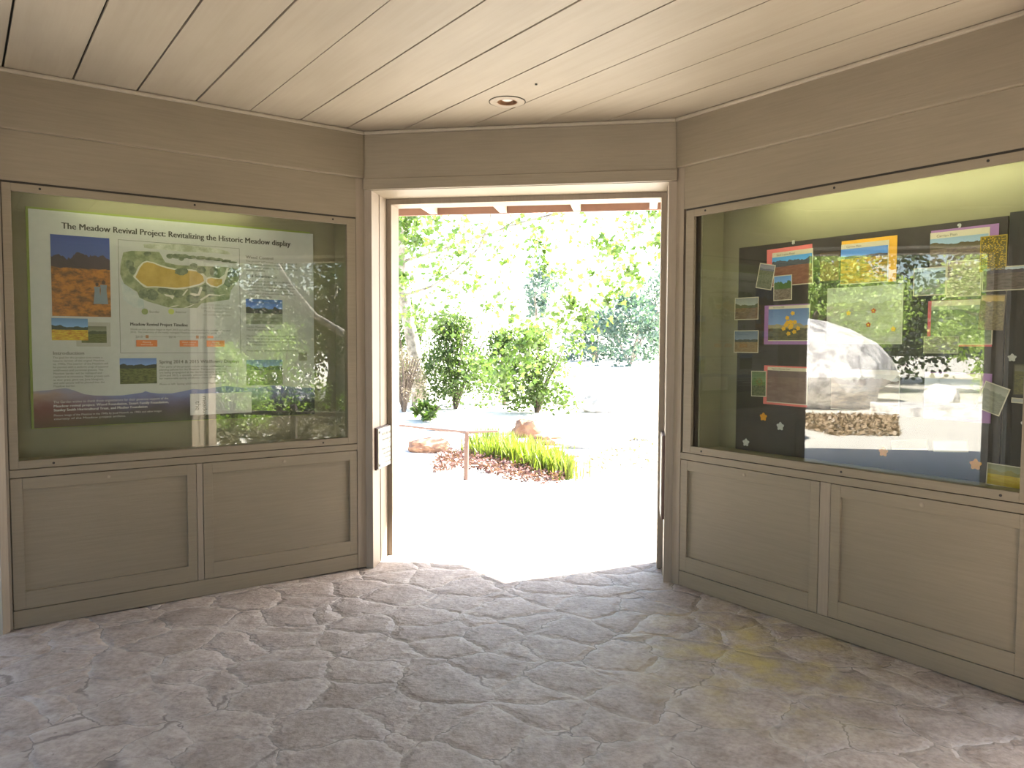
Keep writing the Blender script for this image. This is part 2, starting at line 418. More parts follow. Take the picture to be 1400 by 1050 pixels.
# ------------------------------------------------------------------ base cabinets and display cases
def base_cabinet(deg, label, left):
    loc, rz = wall_frame(deg)
    root = empty('base_cabinet', loc, rz, label, 'cabinet', 'base cabinets under the display windows')
    a, b = (.014, SIDE-.064) if left else (.064, SIDE-.014)
    mid = [(.962, 1.003), (1.047, 1.114)][0 if left else 1]
    MB().box(a, 0, .0, b, .38, .098).build('plinth', P_WALL, root, .003)
    MB().box(a, .03, .10, b, .38, .858).build('carcass', P_WALL, root)
    MB().box(a, -.002, .822, b, .03, .864).build('top_rail', P_WALL, root, .002)
    MB().box(mid[0]+.003, 0, .10, mid[1]-.003, .03, .82).build('mullion', P_VERT, root, .002)
    for (x0, x1) in ((a+.003, mid[0]), (mid[1], b-.003)):
        d = MB().box(x0, -.001, .102, x0+.055, .028, .818).box(x1-.052, -.001, .102, x1, .028, .818)
        d.box(x0+.055, -.001, .102, x1-.052, .028, .198).box(x0+.055, -.001, .754, x1-.052, .028, .818)
        dr = d.build('door', P_WALL, root, .0015)
        MB().box(x0+.05, .013, .19, x1-.05, .027, .76).build('door_panel', P_WALL, dr)
        xc = (x0+x1)/2
        l = MB().cyl((xc, 0, .787), (0, -1, 0), .011, .003, 20).build('lock', P_VERT, dr)
        MB().cyl((xc, -.003, .787), (0, -1, 0), .006, .002, 16).build('lock_core', BRASS, dr)
    return root

def display_case(deg, label, left, tube, power):
    loc, rz = wall_frame(deg)
    root = empty('display_case', loc, rz, label, 'display case', 'built-in display cases')
    a, b = (.016, SIDE-.066) if left else (.083, SIDE-.018)
    gx0, gx1 = (.058, 1.949) if left else (.148, SIDE-.075)
    f = MB().box(a, -.003, .868, gx0, .02, 2.390).box(gx1, -.003, .868, b, .02, 2.390)
    f.box(gx0, -.003, .868, gx1, .02, .912).box(gx0, -.003, 2.348, gx1, .02, 2.390)
    wf = f.build('window_frame', P_WALL, root, .002)
    MB().box(a-.0035, .002, 2.389, b+.003, .028, 2.4015).build('shadow_gap', DARK, root)
    MB().box(a-.004, .004, .868, a, .028, 2.39).build('side_gap', DARK, root)
    MB().box(b, .004, .868, b+.004, .028, 2.39).build('side_gap', DARK, root)
    MB().box(gx0-.01, .021, .905, gx1+.01, .027, 2.355).build('glass_pane', GLASS, root)
    sx0, sx1 = (.03, 1.957) if left else (.192, SIDE-.03)
    MB().box(sx0-.012, .225, .87, sx1+.012, .237, 2.41).build('back_panel', P_LINER, root)
    MB().box(sx0-.012, .029, .87, sx0, .225, 2.41).build('side_panel', P_LINER, root)
    MB().box(sx1, .029, .87, sx1+.012, .225, 2.41).build('side_panel', P_LINER, root)
    MB().box(sx0, .029, .87, sx1, .225, .898).build('case_floor', P_LINER, root)
    MB().box(sx0, .029, 2.41, sx1, .225, 2.418).build('case_top', P_LINER, root)
    t0, t1 = tube
    MB().cyl((t0, .06, 2.388), (1, 0, 0), .013, t1-t0, 12).build('fluorescent_tube', emit_mat('tube_glow_%d' % deg, (.98, 1.0, .58), power), root)
    zs = (.889, 2.372)
    for x, z in ([(.19, zs[1]), (.98, zs[1]), (1.85, zs[1]), (.22, zs[0]), (1.77, zs[0])] if left else [(.235, zs[1]), (1.09, zs[1]), (1.83, zs[1]), (.235, zs[0]), (1.17, zs[0]), (1.93, zs[0])]):
        MB().cyl((x, -.0028, z), (0, -1, 0), .0065, .0018, 12).build('screw', SCREW, wf)
    return root
base_cabinet(315, 'long beige two-door base cabinet under the left window with the white poster', True)
base_cabinet(45, 'long beige two-door base cabinet under the right window with the black board', False)
display_case(315, 'glass-fronted display case in the left wall holding one large white poster', True, (.35, 1.35), 1.6)
display_case(45, 'glass-fronted display case in the right wall holding a black board of pictures', False, (.60, 2.0), 3.9)

# ------------------------------------------------------------------ recessed ceiling lamp
rl = empty('recessed_light', (.03, 2.0, CEIL), 0, 'round recessed ceiling light, unlit, above the doorway', 'ceiling light')
LAMPW = flat('lamp_trim_paint', (.33, .275, .21), .5)
def ring(mb, r0, r1, z0, z1, n=48):
    P = [(r, z) for r, z in ((r0, z0), (r1, z0), (r1, z1), (r0, z1))]
    vs_ = [(r*math.cos(2*PI*i/n), r*math.sin(2*PI*i/n), z) for i in range(n) for r, z in P]
    fs = [(i*4+k, i*4+(k+1) % 4, ((i+1) % n)*4+(k+1) % 4, ((i+1) % n)*4+k) for i in range(n) for k in range(4)]
    return mb.add(vs_, fs)
ring(MB(), .060, .104, -.004, .001).build('trim_ring', LAMPW, rl, .002, True)
ring(MB(), .105, .1085, -.002, .001).build('ring_gap', DARK, rl)
ring(MB(), .056, .060, -.004, .11).build('can', flat('lamp_can', (.30, .16, .09), .35, .7), rl, smooth=True)
MB().cyl((0, 0, .105), (0, 0, 1), .06, .01, 32).build('can_top', flat('can_top', (.12, .08, .06), .6), rl)
bl = MB(); pr = [(.0, -.0), (.022, .002), (.040, .012), (.047, .028), (.042, .045), (.025, .07), (.015, .09), (.014, .104)]
vs_ = [(r*math.cos(2*PI*i/28), r*math.sin(2*PI*i/28), .004+z) for r, z in pr for i in range(28)]
bl.add(vs_, [(j*28+i, j*28+(i+1) % 28, (j+1)*28+(i+1) % 28, (j+1)*28+i) for j in range(len(pr)-1) for i in range(28)])
bl.build('bulb', flat('bulb_glass', (.62, .62, .60), .25), rl, smooth=True)
tag(MB().cyl((.238, 1.719, CEIL-.005), (0, 0, 1), .007, .007, 10).build('screw', SCREW), 'tiny dark screw in the ceiling boards beside the round recessed light', 'screw')
loc, rz = wall_frame(45)
kn = empty('knot_hole', loc, rz, 'small dark plugged knot hole high on the upper board of the right wall', 'knothole')  # knot hole in the board, drawn as a disc with a dark centre
MB().cyl((1.04, -.012, 2.785), (0, -1, 0), .013, .002, 14).build('plug', P_VERT, kn)
MB().cyl((1.046, -.0135, 2.785), (0, -1, 0), .006, .004, 10).build('hole', SCREW, kn)

# ------------------------------------------------------------------ plaques on the front door jambs
loc, rz = wall_frame(0)
def rough_(o): return o
pl = empty('plaque', (loc.x+.05, loc.y+.245, .68), PI/2, 'pale lettered plaque on a dark wooden backing on the left door jamb', 'plaque')
# local x runs away from the room along the jamb, local -y faces into the opening
MB().box(-.205, -.016, -.012, .185, .0, .285).build('backing', flat('plaque_wood', (.06, .022, .015), .5), pl, .003)
MB().box(-.198, -.026, -.004, .200, -.016, .278).build('sign_plate', flat('plaque_plate', (.33, .315, .26), .5), pl, .002)
for x in (-.178, .175):
    for z in (.02, .252): MB().cyl((x, -.026, z), (0, -1, 0), .009, .004, 12).build('bolt', SCREW, pl)
for z, s, wd, tx in ((.222, .03, .26, 'WILDFLOWER MEADOW'), (.186, .026, .24, 'given in loving memory'), (.155, .026, .12, 'of'), (.118, .028, .25, 'friends of the garden'), (.086, .026, .20, 'with gratitude for'), (.055, .024, .12, 'their gifts'), (.022, .02, .15, 'to the garden')):
    text(pl, tx, -wd/2, z, s, INKG, -.0265, wd, bold=.0006)
pr_ = empty('plaque', (loc.x+SIDE-.05, loc.y+.20, .41), -PI/2, 'tall dark wooden board seen edge-on on the right door jamb', 'plaque')
MB().box(-.16, -.018, 0, .18, 0, .55).build('backing', flat('board_wood', (.11, .055, .04), .55), pr_, .003)
MB().box(-.15, -.022, .01, .17, -.018, .54).build('sign_plate', flat('board_plate', (.3, .26, .2), .5), pr_)

# ------------------------------------------------------------------ poster in the left case
loc, rz = wall_frame(315)
po = empty('poster', loc, rz, 'large white poster headed The Meadow Revival Project behind the left window', 'poster')
YF = .195
WHITE = flat('poster_white', (.45, .46, .435), .45)
px0, px1, pz0, pz1 = .147, 1.790, 1.066, 2.292
MB().box(px0, YF, pz0, px1, .213, pz1).build('board', WHITE, po)
GREEN = flat('board_edge_green', (.22, .28, .05), .6)
MB().box(px0-.012, .200, pz0-.004, px1-.02, .2249, pz1+.012).build('mounting_edge', GREEN, po)
def pprint(par, nm, x0, z0, x1, z1, mat, y=YF-.0012, t=.0012):
    return MB().box(x0, y, z0, x1, y+t, z1).build(nm, mat, par, uvbox=(x0, z0, x1, z1))
text(po, 'The Meadow Revival Project: Revitalizing the Historic Meadow display', .306, 2.196, .05, INK, YF-.001, 1.325, 'title_lettering', bold=.0009)
ph = pprint(po, 'photograph_print', .249, 1.70, .548, 2.160, scenery('print_poppy_field', (.02, .05, .24), (.04, .028, .035), (.12, .055, .015), (.42, .16, .02), .62, .22, 5, 1.2, rough=.4, sky2=(.06, .11, .30)))
# the two women in pale dresses in that photograph
DR = flat('print_dress', (.17, .22, .26), .5); SK = flat('print_hair', (.05, .025, .015), .5)
for dx, k in ((.478, 1.0), (.512, 1.12)):
    bz = 1.775
    MB().vprism([(dx-.02*k, bz), (dx+.02*k, bz), (dx+.013*k, bz+.075*k), (dx+.016*k, bz+.10*k), (dx-.016*k, bz+.10*k), (dx-.013*k, bz+.075*k)], YF-.0018, YF-.0012).build('printed_dress', DR, ph)
    MB().vprism([(dx+.009*k*math.cos(i*PI/4), bz+.113*k+.011*k*math.sin(i*PI/4)) for i in range(8)], YF-.0018, YF-.0012).build('printed_head', SK, ph)
pprint(po, 'photograph_print', .365, 1.527, .543, 1.668, flat('print_mat_grey', (.36, .36, .31), .5))
pprint(po, 'photograph_print', .392, 1.548, .522, 1.645, scenery('print_dim_valley', (.12, .13, .08), (.05, .07, .04), (.06, .08, .02), (.12, .14, .05), .55, .2, 6, 4), y=YF-.0018)
pprint(po, 'photograph_print', .244, 1.562, .426, 1.688, scenery('print_yellow_meadow', (.10, .22, .42), (.03, .05, .035), (.40, .16, .02), (.60, .46, .04), .50, .2, 6, 2), y=YF-.0025)
text(po, 'Introduction', .246, 1.480, .027, INKG, YF-.001, .155, bold=.0004)
text(po, 'The goal for this project is to create a\nhistoric version of the original Meadow,\nca. 1940s. The interior of the Meadow will\nbe planted with a uniform crop of seasonal\nwildflowers and perennial grasses. The\nMeadow border will be reshaped and\nreplanted as necessary. Native grasses such\nas deer grass, giant rye, June bluegrass,\nand wild onions will be planted into the\nMeadow border.', .246, 1.458, .0165, INKG, YF-.001, .285, line=1.1, name='body_text')
# map panel
fx0, fz0, fx1, fz1 = .593, 1.487, 1.297, 2.158; fl = .0022
MB().box(fx0, YF-.001, fz0, fx0+fl, YF, fz1).box(fx1-fl, YF-.001, fz0, fx1, YF, fz1).box(fx0, YF-.001, fz0, fx1, YF, fz0+fl).box(fx0, YF-.001, fz1-fl, fx1, YF, fz1).build('map_border', INKG, po)
def mp(cx, cy):                                   # sketch coordinates of the garden plan to the panel
    u = (cx-50)/1285; top = 60+90*u; return fx0+u*(fx1-fx0), fz1-(cy-top)/(1278-top)*(fz1-fz0)
mapo = empty('garden_map', (0, 0, 0)); mapo.parent = po
def shape(nm, pts, mat, y): return MB().vprism([mp(*p) for p in pts][::-1], YF-y, YF-y+.0006).build(nm, mat, mapo)
G1 = blotch('map_wash', (.30, .33, .23), (.50, .52, .44), 14); G2 = blotch('map_green', (.16, .20, .10), (.30, .34, .20), 20)
G3 = blotch('map_tree', (.09, .12, .07), (.20, .24, .15), 26); GW = flat('map_path', (.58, .57, .47), .6); GY = blotch('map_meadow', (.38, .26, .05), (.52, .37, .09), 10, thr=(.35, .7))
BLU = blotch('map_blue', (.36, .42, .42), (.5, .53, .5), 8)
shape('map_wash', [(300,110),(420,95),(700,110),(1000,140),(1200,180),(1250,220),(1000,195),(700,185),(400,160),(310,145)], G1, .0010)
shape('map_wash', [(70,500),(200,620),(290,700),(300,800),(200,790),(90,700)], BLU, .0010)
shape('map_wash', [(70,330),(100,200),(180,180),(460,190),(520,300),(640,330),(900,340),(1170,350),(1320,370),(1325,480),(1230,600),(1210,700),(900,740),(850,790),(560,790),(330,720),(250,680),(230,620),(100,530),(65,430)], G2, .0016)
for (cx, cy, rx, ry) in ((340,210,40,25),(160,330,45,50),(190,390,40,40),(290,640,50,55),(380,650,60,60),(490,590,55,50),(570,610,40,45),(660,640,60,45),(810,690,75,55),(830,600,50,45),(950,580,50,40),(1000,640,60,40),(1240,410,55,55),(1200,520,50,45),(1290,420,40,40),(570,235,35,30),(640,235,60,28),(720,235,50,25),(800,245,60,18),(900,250,60,20),(1000,262,60,18),(1090,270,60,18),(1180,285,60,16),(1260,300,50,10),(690,265,30,20),(690,400,75,40),(820,340,45,35),(900,380,50,40),(1040,400,50,50)):
    rr = random.Random(cx); shape('map_tree', [(cx+rx*math.cos(i*PI/7)*rr.uniform(.85, 1.12), cy+ry*math.sin(i*PI/7)*rr.uniform(.85, 1.12)) for i in range(14)], G3, .0036 if 600 < cx < 1100 and 320 < cy < 420 else .0020)
shape('map_path', [(190,455),(215,420),(245,350),(290,300),(330,285),(400,300),(460,325),(540,350),(640,370),(800,375),(900,400),(960,455),(940,520),(900,540),(800,570),(700,590),(600,590),(500,575),(400,570),(320,575),(290,560),(230,500)], GW, .0026)
shape('map_meadow', [(215,460),(235,420),(262,360),(300,312),(335,300),(400,315),(470,345),(560,372),(640,385),(780,390),(860,400),(920,450),(930,500),(880,530),(760,560),(640,575),(520,565),(420,558),(330,560),(270,520)], GY, .0031)
shape('map_path', [(940,470),(1000,455),(1100,470),(1160,430),(1185,360),(1210,360),(1180,460),(1150,530),(1080,575),(1000,560),(950,520)], GW, .0026)
shape('map_meadow', [(965,480),(1010,468),(1090,480),(1135,480),(1130,530),(1070,560),(1005,545),(965,515)], GY, .0031)
for pts in ([(690,655),(740,590),(760,590),(705,660)], [(770,640),(830,665),(880,655),(915,570),(890,560),(860,640),(800,630)], [(880,700),(980,640),(1100,650),(1170,640),(1100,662),(990,655),(900,712)], [(540,790),(600,765),(660,760),(610,778)], [(700,790),(830,745),(760,785)], [(500,640),(560,650),(610,660),(590,700),(560,670),(520,665)]):
    shape('map_path', pts, GW, .0030)
def disc(nm, x, z, r, mat, par, y=YF-.0012): return MB().vprism([(x+r*math.cos(i*PI/12), z+r*math.sin(i*PI/12)) for i in range(24)], y, y+.001).build(nm, mat, par)
disc('legend_dot', .731, 1.738, .018, flat('legend_green', (.22, .27, .10), .5), mapo); disc('legend_dot', .880, 1.742, .017, flat('legend_yellow', (.45, .50, .13), .5), mapo)
text(mapo, 'Border', .756, 1.731, .02, INKG, YF-.001); text(mapo, 'Interior', .905, 1.734, .02, INKG, YF-.001)
text(mapo, 'Concept plan for the\nSusan R. Karmon Garden\nMeadow restoration\nand wildflower displays', 1.15, 1.785, .021, flat('pale_ink', (.3, .3, .26), .6), YF-.001, .19, align='CENTER')
text(po, 'Meadow Revival Project Timeline', .649, 1.652, .027, INK, YF-.001, .323, bold=.0006)
text(po, 'Work on this project began in April 2013 and will be completed in the summer of the year\n2016. The inventory of the newly reshaped Meadow revival planted for spring 2015.', .649, 1.625, .0165, INKG, YF-.001, .585, name='body_text')
tl = empty('timeline', (0, 0, 0)); tl.parent = po
MB().box(.70, YF-.001, 1.5865, 1.18, YF, 1.5875).build('timeline_rule', INKG, tl)
OR = flat('timeline_orange', (.62, .19, .05), .5); TXW = flat('pale_text', (.68, .55, .42), .5)
for x, s in ((.676, '2013'), (.862, '2014'), (1.045, '2015')): text(tl, s, x, 1.579, .02, INKG, YF-.001)
for x in (.733, 1.022): MB().box(x, YF-.002, 1.578, x+.016, YF, 1.596).build('timeline_marker', flat('marker_brown', (.35, .17, .08), .5), tl)
MB().box(1.09, YF-.002, 1.580, 1.126, YF, 1.595).build('timeline_marker', OR, tl)
for x0, x1, s in ((.680, .797, 'Planning\nand surveys'), (.925, 1.034, 'Weed control\nsolarization'), (1.085, 1.195, 'Planting\nthe border')):
    pprint(tl, 'timeline_box', x0, 1.527, x1, 1.566, OR); text(tl, s, (x0+x1)/2, 1.549, .014, TXW, YF-.0018, align='CENTER')
pprint(po, 'photograph_print', .588, 1.303, .791, 1.457, scenery('print_dusk_meadow', (.08, .16, .36), (.02, .03, .025), (.03, .045, .012), (.12, .14, .04), .62, .2, 8, 5))
text(po, 'Spring 2014 & 2015 Wildflower Displays', .805, 1.424, .03, INKG, YF-.001, .48, bold=.0005)
text(po, 'Two parts of the project include annual wildflower displays\nplanting palette for the Meadow. The species collected\nare being propagated at the Garden nursery. In spring\n2014 and 2015, a specially selected mix of wildflowers\nfor memorable spring wildflower shows planted.\n\nPhoto at left: Spring wildflowers in the Meadow, 2009.', .805, 1.398, .0165, INKG, YF-.001, .43, line=1.08, name='body_text')
text(po, 'Weed Control', 1.337, 2.098, .027, INKG, YF-.001, .177, bold=.0004)
text(po, 'The project will include a series of repeated\nweed control activities including solarization\nand herbicide treatments in the summer and\nautumn months.', 1.337, 2.075, .0175, INKG, YF-.001, .34, line=1.1, name='body_text')
text(po, 'Soil Solarization', 1.337, 1.978, .027, INKG, YF-.001, .20, bold=.0004)
text(po, 'Why is there plastic sheeting in the Meadow?\nWe used plastic to solarize the soil killing many\nunwanted weeds and their seeds without the use\nof herbicides. The clear plastic traps the heat by\nmaking a warm greenhouse under the sheet as the\nsun shines, and kills pests.\n\nPhoto below: Meadow solarization', 1.337, 1.948, .0175, INKG, YF-.001, .33, line=1.12, name='body_text')
pprint(po, 'photograph_print', 1.333, 1.675, 1.573, 1.837, scenery('print_blue_hills', (.05, .12, .42), (.05, .035, .04), (.16, .17, .11), (.30, .31, .25), .45, .3, 3, 6))
text(po, 'Garden Maintenance Plan\nThis is the goal for the Meadow\n\nThe border will be planted with native grasses\nafter regular weeding. Look for new signs and\na seasonal display of wildflowers each spring\nin the Meadow border.\n\nPhoto below: Staff preparing the Meadow in fall', 1.333, 1.650, .0172, INKG, YF-.001, .34, line=1.12, name='body_text')
pprint(po, 'photograph_print', 1.331, 1.274, 1.569, 1.441, scenery('print_fall_meadow', (.06, .12, .30), (.03, .05, .05), (.10, .17, .05), (.22, .27, .12), .62, .2, 6, 8))
pprint(po, 'code_square', 1.682, 1.433, 1.739, 1.489, flat('olive_square', (.26, .27, .19), .6))
def band_mat():
    m, n, b = nodes('poster_hill_band', .45); uv = N(n, 'ShaderNodeTexCoord').outputs['UV']
    s = N(n, 'ShaderNodeSeparateXYZ'); n.links.new(uv, s.inputs[0])
    nz = noise_(n, mapping(n, uv, (4, 1, 1)), 3, 5, .6)
    yy = math_(n, 'ADD', s.outputs[1], math_(n, 'MULTIPLY_ADD', nz, .5, -.25))
    c1 = ramp(n, yy, [(.0, (.035, .05, .012)), (.32, (.05, .04, .045)), (.55, (.085, .08, .16)), (.8, (.15, .18, .38)), (1, (.2, .24, .42))])
    warm = ramp(n, yy, [(.0, (.10, .05, .02)), (.5, (.16, .045, .03)), (.85, (.32, .22, .17)), (1, (.26, .26, .34))])
    n.links.new(mix(n, ramp(n, math_(n, 'ADD', s.outputs[0], math_(n, 'MULTIPLY', nz, .1)), [(.06, (1, 1, 1)), (.34, (0, 0, 0))]), c1, warm), b.inputs['Base Color']); return m
prof = [(px0, 1.274), (.22, 1.279), (.27, 1.285), (.307, 1.288), (.345, 1.275), (.40, 1.25), (.455, 1.240), (.52, 1.237), (.60, 1.236), (.66, 1.243), (.71, 1.249), (.725, 1.258), (.75, 1.248), (.80, 1.240), (.87, 1.238), (.93, 1.248), (1.0, 1.262), (1.06, 1.256), (1.12, 1.266), (1.20, 1.275), (1.3, 1.262), (1.4, 1.258), (1.5, 1.27), (1.6, 1.262), (1.7, 1.25), (px1, 1.245)]
MB().vprism([(px0, pz0), (px1, pz0)]+prof[::-1], YF-.0012, YF).build('hill_band_print', band_mat(), po, uvbox=(px0, pz0, px1, 1.288))
WT = flat('credit_text_white', (.55, .53, .52), .5)
text(po, 'The Garden wishes to thank these organizations for their generous support of the', .243, 1.203, .021, WT, YF-.0018, .61)
text(po, 'Meadow revival project: Wood Foundation, Stuart Family Foundation,', .243, 1.180, .021, WT, YF-.0018, .61, bold=.0005)
text(po, 'Stanley Smith Horticultural Trust, and Mosher Foundation', .243, 1.157, .021, WT, YF-.0018, .49, bold=.0006)
text(po, 'Photos: image of the Meadow in the 1940s by Josef Muench, ca. 1940s and other images', .243, 1.128, .017, WT, YF-.0018, .57)
text(po, 'courtesy of the Meadow project archive.', .243, 1.108, .017, WT, YF-.0018, .37)
wc = pprint(po, 'white_label', .980, 1.098, 1.36, 1.232, flat('label_white', (.55, .55, .55), .4), y=YF-.003)
text(po, 'the', 1.012, 1.185, .045, INKG, YF-.0035, rot=-PI/2); text(po, 'meadow', 1.055, 1.215, .04, INKG, YF-.0035, rot=-PI/2)

# ------------------------------------------------------------------ black pin boards and pictures in the right case
loc, rz = wall_frame(45)
BLACK = blotch('black_board', (.022, .016, .014), (.034, .027, .024), 6, .55)
bd = empty('pin_board', loc, rz, 'large black pin board covered with pictures behind the right window', 'pin board')
MB().box(.332, .203, .902, 1.838, .215, 2.150).build('board', BLACK, bd, .001)
MB().box(.36, .215, .92, 1.82, .224, 2.12).build('backing', DARK, bd)
bd2 = empty('pin_board', loc, rz, 'narrow black pin board at the right edge of the right window', 'pin board')
MB().box(1.843, .206, .902, 2.035, .218, 2.165).build('board', flat('black_board_b', (.019, .018, .017), .6), bd2, .001)
MB().box(1.86, .218, .93, 2.02, .2245, 2.14).build('backing', DARK, bd2)
CREAM = flat('print_border', (.62, .56, .42), .5)
LEV = {}
def pic(label, c, w_, h_, rot, mat, lev, border=None, strip=0, caption=None, cat='photograph', name='photograph', group='pictures pinned on the black boards'):
    y = .2015-lev*.0022
    o = empty(name, (0, 0, 0), 0, label, cat, group)
    L = Matrix.Translation(loc) @ Matrix.Rotation(rz, 4, 'Z') @ Matrix.Translation((c[0], y, c[1])) @ Matrix.Rotation(-math.radians(rot), 4, 'Y')
    o.matrix_world = L
    hw, hh = w_/2, h_/2; bd_ = border if border else CREAM
    MB().box(-hw, -.0008, -hh, hw, .0008, hh).build('paper', bd_, o)
    e = .005
    MB().box(-hw+e*(strip == 0), -.0016, -hh+e, hw-e, -.0008, hh-max(strip, e)).build('picture', mat, o, uvbox=(-hw, -hh, hw, hh))
    if caption: text(o, caption, -hw+.03, hh-strip+.006, strip*.62, INKG, -.0012)
    return o
def card(label, c, w_, h_, rot, mat, lev):
    y = .2015-lev*.0022
    o = MB().box(-w_/2, -.0008, -h_/2, w_/2, .0008, h_/2).build('mount_card', mat)
    o.matrix_world = Matrix.Translation(loc) @ Matrix.Rotation(rz, 4, 'Z') @ Matrix.Translation((c[0], y, c[1])) @ Matrix.Rotation(-math.radians(rot), 4, 'Y')
    return tag(o, label, 'card', 'coloured mount cards on the black board')
PINK = flat('card_pink', (.72, .17, .16), .6); YEL = flat('card_yellow', (.80, .42, .03), .6); PUR = flat('card_purple', (.33, .16, .40), .6); RED = flat('card_red', (.62, .10, .13), .6)
card('pink card behind the top left picture of the black board', (.690, 2.016), .30, .209, 1.2, PINK, 1)
pic('landscape photo with dark trees and reddish slope on the upper pink card', (.713, 1.997), .268, .200, 1.2, scenery('print_red_slope', (.03, .22, .50), (.05, .06, .08), (.17, .055, .03), (.24, .10, .06), .60, .22, 5, 11), 2, strip=.027, caption='Sand Lupine Road')
pic('lavender and green photo tilted at the lower left corner of the upper pink card', (.535, 1.960), .112, .150, -11, scenery('print_lavender', (.13, .13, .16), (.12, .12, .17), (.06, .07, .03), (.18, .18, .12), .75, .1, 12, 12), 3)
pic('small photo of a green tree on a track pinned below the reddish slope picture', (.656, 1.886), .124, .147, 1, scenery('print_tree_track', (.10, .25, .55), (.05, .12, .02), (.09, .06, .045), (.24, .19, .15), .48, .35, 6, 13), 4)
pic('dark brown and orange photo with cut edge beside the yellow card', (.948, 1.986), .120, .160, 1, scenery('print_brown', (.05, .03, .02), (.16, .07, .02), (.12, .07, .02), (.28, .15, .04), .55, .2, 10, 14), 1, border=flat('brown_edge', (.1, .06, .03), .6))
card('yellow-orange card behind the field picture at the top middle of the board', (1.171, 2.000), .307, .236, 0, YEL, 1)
pic('photo of a golden flower field under blue sky on the yellow card', (1.150, 1.990), .266, .218, 0, scenery('print_golden_field', (.03, .16, .48), (.05, .045, .06), (.16, .13, .02), (.60, .32, .01), .66, .06, 6, 15), 2, strip=.026, caption='Carrizo Plain')
card('purple card behind the hillside picture at the top right of the board', (1.648, 2.013), .308, .213, 0, PUR, 1)
pic('photo of a mauve flowering hillside under pale sky on the upper purple card', (1.628, 2.006), .272, .204, 0, scenery('print_mauve_hill', (.20, .30, .42), (.09, .07, .03), (.11, .07, .08), (.22, .17, .12), .62, .15, 12, 16), 2, strip=.03, caption='Carrizo Plain')
pic('close-up photo full of yellow blossoms overlapping the upper purple card', (1.784, 1.982), .116, .166, 0, scenery('print_yellow_blossom', (.08, .06, .01), (.1, .08, .01), (.07, .06, .01), (.16, .12, .01), 1.4, .01, 8, 17, dots=((.62, .40, .01), 13)), 4, border=flat('blossom_edge', (.4, .28, .02), .6))
pic('dark purple hills photo crossing the gap between the two black boards', (1.862, 1.862), .245, .112, 0, scenery('print_purple_hills', (.30, .35, .42), (.05, .035, .055), (.05, .035, .03), (.14, .10, .09), .75, .2, 6, 18), 4)
pic('grey-green photo pinned under the left end of the mauve hillside picture', (1.496, 1.870), .160, .140, 0, scenery('print_grey_green', (.28, .34, .36), (.10, .13, .12), (.13, .17, .13), (.22, .26, .2), .8, .1, 8, 19), 3)
pic('photo of pale flowers overlapping the bottom of the mauve hillside picture', (1.656, 1.874), .159, .174, 0, scenery('print_pale_flowers', (.22, .14, .12), (.3, .2, .2), (.16, .12, .10), (.34, .28, .24), .8, .1, 9, 20, dots=((.62, .52, .46), 8)), 3)
bp = pic('largest picture of the board, a pale grey-green sheet with tiny flower cutouts', (1.152, 1.712), .425, .308, 0, scenery('print_pale_sheet', (.28, .30, .26), (.34, .36, .26), (.30, .33, .22), (.42, .43, .36), .6, .2, 3, 21), 1, border=flat('sheet_edge', (.45, .45, .4), .6))
pic('photo of green slopes framed by the red card', (1.650, 1.664), .283, .215, 0, scenery('print_green_slopes', (.16, .19, .12), (.10, .15, .06), (.09, .13, .05), (.19, .23, .12), .72, .1, 6, 22), 2, strip=.026)
card('red card behind the green slopes picture on the right half of the board', (1.640, 1.660), .298, .225, 0, RED, 1)
pic('brown and ochre photo pinned over the right end of the red card', (1.787, 1.708), .108, .166, -3, scenery('print_ochre', (.30, .20, .04), (.16, .12, .05), (.10, .08, .04), (.24, .18, .09), .75, .1, 8, 23), 4, border=flat('ochre_edge', (.2, .15, .08), .6))
pic('olive photo hanging below the red card', (1.560, 1.555), .167, .085, 0, scenery('print_olive', (.15, .14, .09), (.14, .14, .07), (.13, .13, .08), (.27, .24, .17), .9, .1, 9, 24), 3, border=flat('olive_edge', (.3, .28, .2), .6))
pic('upper small photo sticking out past the left edge of the board', (.400, 1.774), .175, .137, 0, scenery('print_track', (.22, .24, .23), (.07, .09, .05), (.11, .065, .04), (.20, .13, .08), .55, .2, 6, 25), 2)
pic('lower small photo of a lone tree sticking out past the left edge of the board', (.402, 1.572), .180, .137, 0, scenery('print_lone_tree', (.10, .14, .20), (.035, .045, .04), (.17, .10, .035), (.27, .18, .08), .5, .15, 8, 26), 2)
card('purple card behind the yellow flower picture on the left of the board', (.682, 1.671), .304, .232, 0, PUR, 1)
yf = pic('photo of large yellow flowers against blue sky on the left purple card', (.698, 1.678), .275, .207, 0, scenery('print_blue_yellow', (.09, .17, .36), (.30, .26, .14), (.05, .05, .03), (.12, .11, .05), .38, .14, 5, 27), 2, strip=.018, caption='Short Road 2008')
YB = flat('printed_yellow_flower', (.72, .40, .01), .5)
rr = random.Random(4)
for k in range(15):
    cx, cz = rr.gauss(.01, .035), rr.gauss(-.005, .028)
    MB().vprism([(cx+.016*math.cos(i*PI/5)*(1 if i % 2 else .7), cz+.014*math.sin(i*PI/5)*(1 if i % 2 else .7)) for i in range(10)], -.0022-.0001*k, -.0016).build('printed_flower', YB, yf)
card('pink card behind the brown hillside picture low on the left of the board', (.682, 1.312), .295, .232, -.5, PINK, 1)
pic('dim reddish brown hillside photo on the lower pink card', (.696, 1.314), .270, .212, -.5, scenery('print_dim_brown', (.10, .075, .08), (.13, .085, .08), (.15, .09, .075), (.20, .13, .11), .75, .3, 3, 28), 2, strip=.02, caption='Figueroa Mountain Road')
